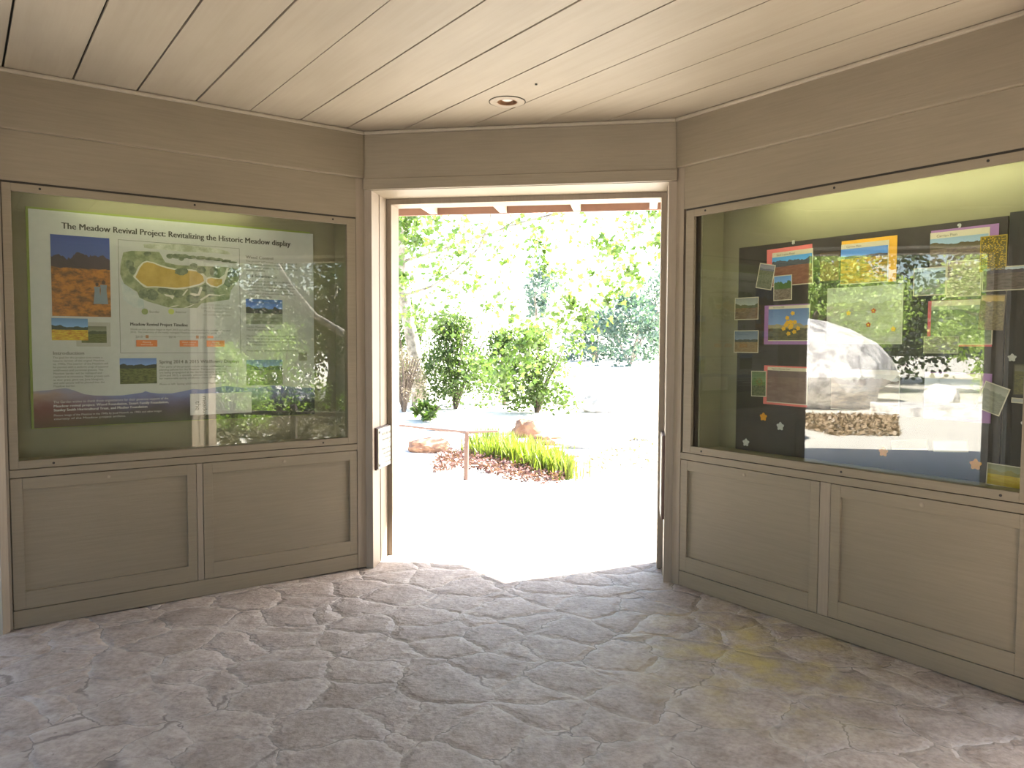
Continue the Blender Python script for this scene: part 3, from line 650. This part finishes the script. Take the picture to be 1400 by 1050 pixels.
sp = pic('narrow photo of a dark sunflower on green at the left of the lower pink card', (.502, 1.317), .108, .156, 1, scenery('print_green_blur', (.10, .16, .06), (.10, .17, .05), (.05, .06, .03), (.14, .16, .08), .45, .3, 6, 29), 3)
fd = MB()
for k in range(12):
    a = k*PI/6; fd.vprism([(.006+.012*math.cos(a-.25), .012+.012*math.sin(a-.25)), (.006+.034*math.cos(a), .012+.034*math.sin(a)), (.006+.012*math.cos(a+.25), .012+.012*math.sin(a+.25))], -.0022, -.0016)
fd.build('printed_petals', flat('printed_petal', (.20, .13, .03), .5), sp)
pic('broad pale photo in the middle of the board below the largest sheet', (1.170, 1.310), .384, .225, 0, scenery('print_pale_middle', (.28, .27, .26), (.18, .12, .11), (.16, .12, .11), (.28, .2, .16), .65, .2, 5, 30), 2, strip=.024, border=flat('middle_edge', (.5, .47, .4), .6))
card('purple card low on the right behind the tilted grey picture', (1.640, 1.303), .310, .235, 0, PUR, 1)
pic('greyish landscape photo on the lower right purple card', (1.618, 1.307), .262, .215, 0, scenery('print_grey_land', (.3, .33, .36), (.18, .18, .16), (.22, .2, .17), (.32, .3, .25), .6, .1, 5, 31), 2, strip=.026)
pic('plain grey-green photo pinned askew over the lower right purple card', (1.803, 1.305), .113, .136, -19, scenery('print_plain_grey', (.19, .19, .14), (.17, .17, .12), (.15, .15, .10), (.22, .22, .16), .6, .2, 4, 32), 5)
pic('white printed slip with fine lines at the bottom of the board', (1.618, 1.058), .165, .056, 6, flat('slip_white', (.5, .5, .48), .5), 1, cat='paper slip', name='paper_slip')
pic('grey slip beside the white one at the bottom of the board', (1.418, 1.044), .185, .048, 6, flat('slip_grey', (.2, .2, .19), .5), 1, cat='paper slip', name='paper_slip')
pic('yellow and green photo leaning in the bottom right corner of the case', (1.885, .947), .19, .105, -2, scenery('print_yellow_corner', (.20, .20, .10), (.30, .26, .08), (.55, .36, .02), (.62, .46, .04), .55, .25, 4, 33), 6)
pic('dark yellow-green photo high on the narrow right board', (1.945, 1.397), .120, .142, 0, scenery('print_dark_yellow', (.06, .05, .02), (.1, .09, .02), (.07, .06, .02), (.14, .13, .03), .7, .1, 8, 34), 1, border=flat('dy_edge', (.06, .055, .03), .6))
pic('short pale paper strip on the narrow right board', (1.940, 1.300), .12, .024, -2, flat('slip_pale', (.42, .42, .40), .5), 1, cat='paper slip', name='paper_slip')
def flower(label, c, r, mat, lev, hub=None, n=5):
    L = Matrix.Translation(loc) @ Matrix.Rotation(rz, 4, 'Z') @ Matrix.Translation((c[0], .2015-lev*.0022, c[1]))
    pts = [(r*(.85+.15*math.cos(n*2*PI*i/40))*math.cos(2*PI*i/40+.3), r*(.85+.15*math.cos(n*2*PI*i/40))*math.sin(2*PI*i/40+.3)) for i in range(40)]
    o = MB().vprism(pts, -.0025, .0).build('paper_flower', mat); o.matrix_world = L
    tag(o, label, 'paper flower', 'paper flower cutouts on the board')
    h = MB().vprism([(r*.26*math.cos(i*PI/8), r*.26*math.sin(i*PI/8)) for i in range(16)], -.0035, -.0025).build('flower_centre', hub or mat, o)
    return o
FO = flat('flower_orange', (.75, .33, .01), .6); FW = flat('flower_white', (.55, .55, .52), .6); FR = flat('flower_red', (.50, .06, .02), .6); FY = flat('flower_yellow', (.75, .50, .02), .6)
flower('orange paper flower under the lower pink card on the left of the board', (.536, 1.118), .026, FO, 0)
flower('white paper flower right of and below the left orange one', (.655, 1.071), .026, FW, 0)
flower('white paper flower nearest the bottom left corner of the board', (.413, .949), .025, FW, 0)
flower('orange paper flower at the bottom middle of the board', (1.283, .992), .026, FO, 0)
flower('orange paper flower at the bottom right of the board', (1.736, .984), .028, FO, 0)
flower('tiny yellow flower cutout on the left of the large pale sheet', (1.070, 1.726), .014, FY, 2, FO)
flower('tiny red flower cutout at the upper middle of the large pale sheet', (1.210, 1.734), .014, FR, 2, FY)
flower('tiny red flower cutout in the lower middle of the large pale sheet', (1.184, 1.661), .014, FR, 2, FY)
flower('tiny yellow flower cutout at the right of the large pale sheet', (1.319, 1.636), .014, FY, 2, FO)
flower('small white paper flower high on the narrow right board', (1.876, 1.497), .019, FW, 0)
flower('small white paper flower low on the narrow right board', (1.945, 1.195), .024, FW, 0)
for (c, s, lb) in (((.705, 2.142), '8', 'white numeral 8 at the top left of the black board'), ((1.616, 2.125), '9', 'white numeral 9 at the top right of the black board')):
    e_ = empty('number_sticker', loc, rz, lb, 'number'); text(e_, s, c[0], c[1]-.008, .034, FW, .2025, bold=.0015)

# ------------------------------------------------------------------ outside
GROUND = soil_mat('pale_gravel', (.56, .52, .45), (.66, .62, .54), 1.2, .3)
def gz(x, y):
    r = math.hypot(x, y); z = -.02
    if y > 9: z += (y-9)*.012
    if y > 18: z += (y-18)*.02
    z += noise.noise(Vector((x*.25, y*.25, 5)))*min(.12, max(0, (r-4.5))*.03)
    return z
def build_ground():
    vs_ = []; fs = []; rs = [3.0, 3.3, 3.8, 4.5, 5.5, 6.5, 7.5, 8.5, 10, 12, 14, 17, 21, 26, 33, 45, 70, 120]; n = 96
    for r in rs:
        for i in range(n):
            a = 2*PI*i/n; x, y = r*math.cos(a), r*math.sin(a); vs_.append((x, y, gz(x, y)))
    for j in range(len(rs)-1):
        for i in range(n):
            fs.append((j*n+i, (j+1)*n+i, (j+1)*n+(i+1) % n, j*n+(i+1) % n))
    o = MB().add(vs_, fs).build('ground', GROUND, smooth=True); tag(o, kind='structure')
build_ground()

LEAF = {
 'lobed': [(0, 0), (.16, .10), (.50, .02), (.38, .28), (.62, .48), (.30, .52), (.0, 1.0), (-.30, .52), (-.62, .48), (-.38, .28), (-.50, .02), (-.16, .10)],
 'oval': [(0, 0), (.28, .35), (.22, .75), (0, 1), (-.22, .75), (-.28, .35)],
 'blade': [(0, 0), (.06, .4), (0, 1), (-.06, .4)]}
def leaves(mb, pts, size, kind, rnd, up_=.3):
    sh = LEAF[kind]; k = len(sh)
    for p in pts:
        nrm = Vector((rnd.gauss(0, 1), rnd.gauss(0, 1), rnd.gauss(0, 1)+up_*2)).normalized()
        a = nrm.orthogonal().normalized(); a.rotate(Matrix.Rotation(rnd.uniform(0, 2*PI), 3, nrm)); b = nrm.cross(a)
        s = size*rnd.uniform(.6, 1.25); p = Vector(p); n = len(mb.v)
        for x, y in sh: mb.v.append(tuple(p+a*(x*s)+b*(y*s)+nrm*(.15*s*x*x)))
        mb.f.append(tuple(range(n, n+k)))
def blob_pts(rnd, c, r, n, shell=.5):
    out = []
    for _ in range(n):
        d = Vector((rnd.gauss(0, 1), rnd.gauss(0, 1), rnd.gauss(0, 1))).normalized()*(shell+(1-shell)*rnd.random())
        out.append((c[0]+d.x*r[0], c[1]+d.y*r[1], c[2]+d.z*r[2]))
    return out
SYC = leaf_mat('sycamore_leaf', (.055, .10, .018), (.15, .21, .055), .5)
OAK = leaf_mat('oak_leaf', (.030, .055, .014), (.075, .115, .035), .3)
BUSH = leaf_mat('bush_leaf', (.04, .068, .016), (.11, .16, .04), .4)
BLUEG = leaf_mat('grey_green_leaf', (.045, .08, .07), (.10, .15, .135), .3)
VIVID = leaf_mat('sunny_leaf', (.22, .31, .05), (.42, .52, .17), .4)
DRYL = leaf_mat('dry_twig_leaf', (.14, .11, .08), (.24, .19, .15), .2)
BARKP = blotch('pale_bark', (.10, .085, .065), (.30, .27, .22), 5, .8)
BARKD = blotch('dark_bark', (.06, .045, .035), (.13, .10, .08), 7, .9)

def branch(rnd, p0, d, L, r, depth, out, tips):
    p = Vector(p0); d = Vector(d).normalized(); path = [p.copy()]; rad = [r]; n = 5
    for i in range(n):
        d = (d+Vector((rnd.gauss(0, .16), rnd.gauss(0, .16), rnd.gauss(0, .12)+.03))).normalized(); p = p+d*(L/n)
        path.append(p.copy()); rad.append(r*(1-.6*(i+1)/n))
        if depth and i >= 1 and rnd.random() < .8:
            sd_ = (d+Vector((rnd.gauss(0, .8), rnd.gauss(0, .8), rnd.gauss(0, .5)))).normalized()
            branch(rnd, p, sd_, L*.6, rad[-1]*.6, depth-1, out, tips)
        if depth < 2: tips.append(tuple(p))
    out.append((path, rad))

# sycamore left of the view through the door, its crown hanging across the opening
def sycamore():
    rnd = random.Random(21)
    t = empty('sycamore_tree', (-4.3, 15.2, gz(-4.3, 15.2)), 0, 'leaning pale-barked sycamore tree with loose green lobed leaves beyond the doorway', 'tree')
    mb = MB(); trunk = [(0, 0, -.1), (-.05, 0, .8), (-.22, -.1, 1.8), (-.4, -.2, 2.8), (-.3, -.4, 4.2), (0, -.6, 5.6)]
    mb.tube(trunk, [.22, .17, .15, .13, .11, .08], 12)
    br = []; tips = []
    for z, d, L, r in ((2.6, (.9, -.4, .35), 3.6, .08), (3.4, (1, -.2, .25), 5.0, .09), (3.9, (.8, -.7, .2), 4.6, .08), (4.4, (-.8, -.3, .4), 3, .07), (5.0, (.7, .3, .6), 4, .07), (5.4, (1, -.6, .3), 5.2, .07), (3.0, (-.6, -.8, .3), 2.6, .06)):
        branch(rnd, (-.3, -.3, z), d, L, r, 2, br, tips)
    for pth, rad in br: mb.tube(pth, [q*.42 for q in rad], 6)
    mb.build('trunk', BARKP, t, smooth=True)
    lf = MB()
    pts = []
    for tp in tips:
        pts += blob_pts(rnd, tp, (.42, .42, .34), 7, .1)
    leaves(lf, pts, .115, 'lobed', rnd)
    # sprays of leaves drooping lower, as the photo shows them through the doorway
    for (x, y, z, r, n) in SPRAYS:
        leaves(lf, blob_pts(rnd, (x+4.3, y-15.2, z), (r*1.25, r, r*1.1), int(n*1.5), .05), .105, 'lobed', rnd)
    lf.build('foliage', SYC, t)
SPRAYS = []
def ray_pt(px, py, y):                          # design aid: the place at depth y seen in that direction
    d = fw + R_*((px-700)/F_PX) - U_*((py-525)/F_PX); k = (y+2.5481)/d.y
    return .8059+d.x*k, y, 1.55+d.z*k
for (px, py, y, r, n) in ((558,310,10,.35,60),(570,335,10,.3,40),(546,385,10.5,.3,36),(590,300,11,.5,26),(625,350,11.5,.6,40),(600,380,12,.6,40),(650,320,11,.6,14),(700,330,11,.5,12),(735,335,12,.45,34),(745,350,12,.4,26),(690,365,12,.4,16),(640,400,12,.5,20),(600,440,13,.5,36),(560,430,13,.5,26),(700,440,12,.5,22),(675,425,12,.4,14),(770,375,12,.3,14),(745,372,12,.35,30),(780,420,11,.45,60),(800,445,11,.45,50),(765,445,11,.4,36),(790,480,11,.4,36),(740,465,12,.45,30),(820,340,10,.5,46),(845,350,10,.4,40),(870,300,10,.4,24),(895,295,10,.3,20),(905,345,10,.3,26),(855,375,10.5,.4,36),(875,385,10.5,.3,26),(845,400,11,.4,44),(830,420,11,.4,26),(810,380,11,.4,24),(900,330,10,.3,20),(720,500,12,.45,50),(700,480,12,.4,36),(690,520,12,.45,50),(660,500,12.5,.45,50),(720,470,12,.4,36),(780,330,11,.5,14),(860,320,11,.5,22),(770,520,11.5,.25,10)):
    SPRAYS.append((*ray_pt(px, py, y), r*(1.15 if px < 700 else .9), int(n*(1.9 if px < 700 else 1))))
sycamore()

def shrub(name, label, cat, base, h, rx, ry, mat, n, size, kind='oval', rnd_seed=1, bark=BARKD, group=None, lo=.15, nb=7):
    rnd = random.Random(rnd_seed); bx, by = base; z = gz(bx, by)
    t = empty(name, (bx, by, z), 0, label, cat, group)
    mb = MB()
    for i in range(nb):
        a = rnd.uniform(0, 2*PI); q = rnd.uniform(.3, .9); mb.tube([(0, 0, -.05), (rx*q*.4*math.cos(a), ry*q*.4*math.sin(a), h*.4), (rx*q*math.cos(a), ry*q*math.sin(a), h*.85)], [.03*h**.5, .02*h**.5, .008], 5)
    mb.build('stems', bark, t)
    lf = MB(); pts = []
    for i in range(max(6, n//70)):
        a = rnd.uniform(0, 2*PI); q = rnd.random()**.45; fz = rnd.random(); k_ = (1-.75*fz**2.2)*.85
        if lo > .3: k_ = math.sin(PI*min(.95, fz+.1))*.85
        c = (q*math.cos(a)*rx*k_, q*math.sin(a)*ry*k_, h*(max(lo, .06)+(.97-max(lo, .06))*fz))
        pts += blob_pts(rnd, c, (rx*.3, ry*.3, h*.16), 70, .35)
    leaves(lf, pts, size, kind, rnd); lf.build('foliage', mat, t); return t
def at(px, py, z=0.0):
    d = fw + R_*((px-700)/F_PX) - U_*((py-525)/F_PX); k = (z-1.55)/d.z
    return .8059+d.x*k, -2.5481+d.y*k
shrub('leafy_shrub', 'rounded green shrub right of the pale sycamore trunk', 'shrub', (-3.25, 14.4), 2.05, .95, .8, BUSH, 7000, .08, 'oval', 3, lo=-.05)
shrub('leafy_shrub', 'green shrub between and behind the two nearer shrubs in the doorway view', 'shrub', (-2.45, 16.2), 1.7, 1.0, .7, BUSH, 4500, .08, 'oval', 15, lo=-.05)
shrub('leafy_shrub', 'loose green shrub in the centre of the doorway view', 'shrub', (-1.35, 14.1), 1.75, .95, .8, BUSH, 4300, .09, 'oval', 4, lo=-.05)
shrub('leafy_shrub', 'dark green shrub low at the left of the doorway, behind the trunk', 'shrub', (-5.0, 16.4), 2.5, .85, .7, BUSH, 3600, .09, 'oval', 5, lo=-.05)
shrub('dry_shrub', 'greyish brown twiggy dry shrub against the left side of the doorway', 'shrub', (-4.15, 13.4), 1.35, .5, .6, DRYL, 3000, .085, 'blade', 6, nb=26)
shrub('leafy_shrub', 'small broad-leaved plant at the foot of the dry shrub', 'shrub', (-3.3, 12.2), .35, .45, .3, BUSH, 260, .13, 'oval', 7)
shrub('leafy_shrub', 'small green bush at the right edge of the doorway view', 'shrub', (2.05, 16.5), .62, .5, .4, BUSH, 420, .10, 'oval', 8)
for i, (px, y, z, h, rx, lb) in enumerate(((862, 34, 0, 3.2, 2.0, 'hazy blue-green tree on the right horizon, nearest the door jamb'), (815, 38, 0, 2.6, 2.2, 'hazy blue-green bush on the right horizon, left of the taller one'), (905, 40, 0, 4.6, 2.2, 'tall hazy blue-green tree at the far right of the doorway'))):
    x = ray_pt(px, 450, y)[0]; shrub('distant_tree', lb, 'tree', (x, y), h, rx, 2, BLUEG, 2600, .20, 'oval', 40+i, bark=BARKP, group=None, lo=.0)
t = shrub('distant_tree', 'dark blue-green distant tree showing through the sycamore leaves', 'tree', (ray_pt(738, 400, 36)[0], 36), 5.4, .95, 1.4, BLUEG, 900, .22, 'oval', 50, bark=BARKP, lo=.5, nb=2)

# planted bed: groundcover, grass clumps, edging stones, log, rail
MULCH = soil_mat('mulch', (.36, .27, .22), (.46, .36, .30), 5, .6)
REDC = leaf_mat('red_groundcover_leaf', (.085, .035, .03), (.17, .085, .07), .2)
def strewn(name, label, cat, poly, n, size, mat, kind, seed, hgt, upv=.9):
    rnd = random.Random(seed); xs = [p[0] for p in poly]; ys = [p[1] for p in poly]; pts = []
    def inside(x, y):
        c = False; j = len(poly)-1
        for i in range(len(poly)):
            (xi, yi), (xj, yj) = poly[i], poly[j]
            if (yi > y) != (yj > y) and x < (xj-xi)*(y-yi)/(yj-yi)+xi: c = not c
            j = i
        return c
    while len(pts) < n:
        x, y = rnd.uniform(min(xs), max(xs)), rnd.uniform(min(ys), max(ys))
        if inside(x, y): pts.append((x, y, gz(x, y)+rnd.uniform(.0, hgt)))
    m = MB(); leaves(m, pts, size, kind, rnd, upv); o = m.build(name, mat); tag(o, label, cat, None, 'stuff'); return o
strewn('groundcover', 'low reddish groundcover around the grass in the bed beyond the door', 'groundcover', [at(*q) for q in ((590,648),(640,640),(690,655),(760,662),(785,650),(790,632),(740,618),(660,612),(600,625))], 6500, .05, REDC, 'oval', 5, .10)
strewn('groundcover', 'thin reddish brown twiggy growth spreading left of the grass bed', 'groundcover', [at(*q) for q in ((556,640),(600,652),(650,648),(650,632),(600,618),(570,622))], 700, .05, REDC, 'blade', 8, .12, .3)
strewn('groundcover', 'sparse scattered twigs and weeds right of the planted bed', 'groundcover', [at(*q) for q in ((800,655),(860,640),(905,650),(905,590),(860,600),(800,630))], 500, .06, DRYL, 'oval', 6, .06)
def grass(label, x, y, h, n, seed):
    rnd = random.Random(seed); m = MB()
    for i in range(n):
        a = rnd.uniform(0, 2*PI); l = rnd.uniform(.1, .35)*h; hh = h*rnd.uniform(.6, 1.1); bx, by = rnd.gauss(0, .10), rnd.gauss(0, .08); w_ = .011
        ca, sa = math.cos(a), math.sin(a); b = Vector((bx, by, -.02)); m1 = b+Vector((ca*l*.35, sa*l*.35, hh*.6)); tp = b+Vector((ca*l, sa*l, hh)); s = Vector((-sa*w_, ca*w_, 0))
        m.add([b-s, b+s, m1+s*.8, m1-s*.8, tp], [(0, 1, 2, 3), (3, 2, 4)])
    o = m.build('grass_clump', GRASS); o.location = (x, y, gz(x, y)); tag(o, label, 'grass', 'yellow-green grass clumps in the bed')
GRASS = leaf_mat('grass_blade', (.11, .14, .015), (.24, .27, .045), .45)
gx = [(648,618,.30),(662,624,.34),(676,628,.34),(690,630,.38),(704,634,.36),(716,632,.36),(730,640,.36),(744,644,.38),(757,648,.36),(770,652,.34),(665,606,.3),(695,612,.3),(725,620,.3),(752,632,.3)]
for i, (px, py, h) in enumerate(gx):
    x, y = at(px, py); od = ('first', 'second', 'third', 'fourth', 'fifth', 'sixth', 'seventh', 'eighth', 'ninth', 'tenth')
    lb = 'yellow-green grass clump in the bed, %s from the left in the front row' % od[i] if i < 10 else 'yellow-green grass clump in the bed, %s from the left in the back row' % od[i-10]
    grass(lb, x, y, h, 110, 60+i)
ROCK = blotch('pale_rock', (.34, .32, .31), (.66, .63, .59), 3, .85, (.42, .52))
ORR = blotch('orange_rock', (.17, .08, .045), (.30, .17, .10), 4, .85)
def rock(label, x, y, sx, sy, sz, seed, mat=ROCK, name='boulder', rot=0, z=None, group=None):
    bm = bmesh.new(); bmesh.ops.create_icosphere(bm, subdivisions=3, radius=1)
    for v in bm.verts:
        k = 1+.30*noise.noise(v.co*1.3+Vector((seed*3.1, 0, 0)))+.10*noise.noise(v.co*4+Vector((seed, 9, 0)))
        v.co = Vector((v.co.x*sx*k, v.co.y*sy*k, v.co.z*sz*k))
    me = bpy.data.meshes.new(name); bm.to_mesh(me); bm.free(); me.materials.append(mat)
    o = bpy.data.objects.new(name, me); COL.objects.link(o); o.location = (x, y, (gz(x, y) if z is None else z)+sz*.55); o.rotation_euler = (0, 0, rot)
    tag(o, label, 'rock', group); return o
x, y = at(588, 616); rock('orange-brown boulder left of the grass in the planted bed', x, y, .34, .25, .13, 1, ORR)
x, y = at(820, 566); rock('grey boulder in the middle distance beyond the right half of the doorway', x, y, .42, .35, .24, 2)
x, y = at(722, 596); rock('brown boulder just behind the grass clumps', x, y, .28, .25, .2, 3, ORR)
x, y = at(752, 606); rock('flat brown stone right of the boulder behind the grass', x, y, .34, .2, .10, 4, ORR)
x, y = at(885, 604); rock('small flat stone near the right side of the doorway', x, y, .22, .16, .07, 5)
x, y = at(690, 592); rock('long low pale stone edging the back of the bed', x, y, .8, .16, .10, 6)
x, y = at(810, 612); rock('long low pale stone edging the right of the bed', x, y, .55, .16, .09, 7)
x, y = at(627, 588); rock('low pale stone edging the back left of the bed', x, y, .6, .18, .10, 8)
WOODR = flat('weathered_wood', (.12, .07, .055), .8)
x, y = at(637, 655); rl_ = empty('low_rail', (x, y, gz(x, y)), 0, 'low thin wooden rail on a post in front of the planted bed', 'rail')
MB().tube([(0, 0, -.05), (.01, 0, .55)], [.03, .026], 8).build('post', WOODR, rl_)
MB().tube([(-.98, .5, .56), (-.4, .2, .55), (0, 0, .55), (.35, .1, .56)], [.014]*4, 6).build('rail', WOODR, rl_)
MB().tube([(-.98, .5, -.05), (-.98, .5, .56)], [.02, .018], 6).build('post', WOODR, rl_)

# ---- left (west) side, mirrored in the right window
rock('large pale rock outcrop sloping down, mirrored in the right window', -15.6, -.8, 1.9, 3.2, 1.45, 11, ROCK)
rock('pale boulder at the foot of the outcrop', -15.1, -4.9, .5, .4, .42, 13, ROCK)
rock('rounded pale boulder apart from the outcrop', -15.3, -6.4, .6, .5, .35, 14, ROCK)
MB_ = MB().box(-14.2, -8.0, -.1, -12.4, -2.95, .16); o = MB_.build('stone_ledge', ROCK, None, .02); tag(o, 'long low pale stone ledge outside the left opening', 'ledge')
rock('squared kerb stone at the edge of the path outside the left opening', -7.6, .25, .45, .3, .22, 16, ROCK, name='kerb_stone')
rock('kerb stone behind the squared one outside the left opening', -8.5, .35, .42, .3, .2, 17, ROCK, name='kerb_stone')
LIT = leaf_mat('leaf_litter', (.20, .13, .07), (.42, .31, .19), .1)
strewn('leaf_litter', 'brown leaf litter on the ground outside the left opening', 'leaf litter', [(-7.9, -.6), (-8.1, -1.75), (-12.4, -3.0), (-12.2, -1.0), (-9.4, .0)], 3800, .10, LIT, 'oval', 9, .03)
def big_tree(name, label, base, crown, n, size, mat, seed, bark, trunk_h=2.0, r=.25, limbs=6, kind='oval'):
    rnd = random.Random(seed); bx, by = base; t = empty(name, (bx, by, gz(bx, by)), 0, label, 'tree')
    mb = MB(); cx, cy, cz, rx, ry, rz_ = crown
    mb.tube([(0, 0, -.2), (.1, .05, trunk_h*.5), (.05, -.1, trunk_h), (cx*.4, cy*.4, cz)], [r*1.2, r, r*.85, r*.4], 10)
    for i in range(limbs):
        a = 2*PI*i/limbs+rnd.uniform(-.3, .3); mb.tube([(.05, -.1, trunk_h*.9), (cx+rx*.4*math.cos(a), cy+ry*.4*math.sin(a), (trunk_h+cz)/2+.2), (cx+rx*.8*math.cos(a), cy+ry*.8*math.sin(a), cz+rnd.uniform(-.3, .5))], [r*.5, r*.3, r*.1], 7)
    mb.build('trunk', bark, t, smooth=True)
    pts = []
    for i in range(n//90):
        d = Vector((rnd.gauss(0, 1), rnd.gauss(0, 1), rnd.gauss(0, 1))).normalized()*rnd.random()**.33
        pts += blob_pts(rnd, (cx+d.x*rx, cy+d.y*ry, cz+d.z*rz_), (rx*.22, ry*.22, rz_*.22), 90, .3)
    lf = MB(); leaves(lf, pts, size, kind, rnd); lf.build('foliage', mat, t); return t
big_tree('oak_tree', 'dense green tree behind the rock outcrop outside the left opening', (-21, -2.6), (0, 0, 3.0, 2.4, 3.2, 2.6), 15000, .15, VIVID, 31, BARKD)
big_tree('oak_tree', 'darker green tree farther along outside the left opening', (-20.5, -9.6), (0, 0, 2.6, 2.4, 3.2, 2.5), 13000, .15, VIVID, 32, BARKD)
big_tree('oak_tree', 'spreading tree beyond the rocks outside the left opening', (-21, 4.6), (0, 0, 3.4, 2.4, 3.2, 2.8), 12000, .15, OAK, 33, BARKD)
big_tree('oak_tree', 'dark tree rising behind the greener ones outside the left opening', (-27, -5.5), (0, 0, 4.6, 2.8, 7.5, 4.2), 16000, .24, OAK, 37, BARKD)
shrub('leafy_shrub', 'bright green shrub beside the rocks outside the left opening', 'shrub', (-17.1, -7.6), 2.1, .8, 1.2, VIVID, 4200, .09, 'oval', 78)
shrub('leafy_shrub', 'low green shrub under the greener tree outside the left opening', 'shrub', (-17.0, -11.0), 1.8, .8, 1.6, VIVID, 3800, .09, 'oval', 79)
# ---- right (east) side, mirrored in the left window
big_tree('oak_tree', 'dark live oak close behind the shrubs outside the right opening', (13.4, -3.6), (0, 0, 3.2, 2.2, 3.4, 3.0), 17000, .13, OAK, 34, BARKP)
big_tree('oak_tree', 'dark live oak farther back outside the right opening', (16.5, -10.6), (0, 0, 3.6, 2.8, 3.4, 3.4), 14000, .16, OAK, 35, BARKD)
big_tree('oak_tree', 'second dark live oak to the rear outside the right opening', (18.5, -2.5), (0, 0, 3.0, 2.4, 4.0, 3.2), 13000, .17, OAK, 36, BARKD)
shrub('leafy_shrub', 'bright green shrub behind the dark rail outside the right opening', 'shrub', (6.9, -2.9), 1.5, .95, .9, VIVID, 4200, .07, 'oval', 70, lo=-.05)
shrub('leafy_shrub', 'green shrub nearer the building outside the right opening', 'shrub', (9.3, -.9), 1.6, .9, .9, VIVID, 4000, .07, 'oval', 71, lo=-.05)
shrub('leafy_shrub', 'tall green shrub behind the others outside the right opening', 'shrub', (9.8, -3.4), 1.9, 1.2, 1.1, VIVID, 4200, .08, 'oval', 72, lo=-.05)
shrub('dry_shrub', 'dry grassy shrub under the rail outside the right opening', 'shrub', (5.5, -1.0), .45, .6, .9, DRYL, 2600, .08, 'blade', 73, nb=20)
strewn('added_leaves', 'dark fallen leaves added under the oaks outside the right opening to cut bounced light', 'fallen leaves', [(4.3, -7), (4.3, 3.2), (9, 4.5), (13.5, 3), (14, -7), (8, -8)], 20000, .13, leaf_mat('fallen_leaf', (.05, .045, .025), (.15, .13, .07), .1), 'oval', 19, .03)  # dark ground cover added to lower the light bounced in through the opening
shrub('leafy_shrub', 'large dark shrub low between the oaks outside the right opening', 'shrub', (11.6, -8.2), 2.4, 1.4, 1.5, OAK, 4200, .10, 'oval', 75)
shrub('leafy_shrub', 'large dark shrub at the near side of the oaks outside the right opening', 'shrub', (11.8, 1.4), 2.3, 1.3, 1.4, OAK, 4200, .10, 'oval', 76)
shrub('leafy_shrub', 'wide dark shrub behind the tall green one outside the right opening', 'shrub', (22.2, -9.4), 3.2, 1.6, 2.2, OAK, 5000, .13, 'oval', 77)
big_tree('oak_tree', 'added live oak close to the right opening, its high crown blocking sky light', (9.6, -7.2), (-.6, .4, 6.0, 2.8, 2.8, 2.0), 14000, .15, OAK, 38, BARKD, trunk_h=3.6, r=.3)  # added oak, out of view; its crown keeps sky light off the left wall
limb = MB().tube([(7.5, -.5, 1.45), (7.25, -.95, 1.75), (7.0, -1.35, 2.05), (6.8, -1.7, 2.55), (6.7, -1.9, 2.95)], [.10, .075, .055, .045, .03], 10).tube([(7.5, -.5, 1.45), (7.9, -.1, .9), (8.1, .15, -.05)], [.10, .13, .16], 10).build('leaning_trunk', BARKP, smooth=True)
tag(limb, 'pale bare leaning trunk outside the right opening, mirrored in the left window', 'tree trunk')
RAILM = flat('dark_rail_wood', (.05, .035, .028), .7)
rr_ = empty('railing', (4.4, 0, 0), 0, 'low dark wooden railing outside the right opening, mirrored in the left window', 'railing')
MB().box(-.03, -2.6, .50, .03, 1.6, .56).build('rail', RAILM, rr_, .004)
for yy in (-2.4, -.55, 1.2): MB().box(-.035, yy-.04, -.05, .035, yy+.04, .66).build('post', RAILM, rr_, .004)
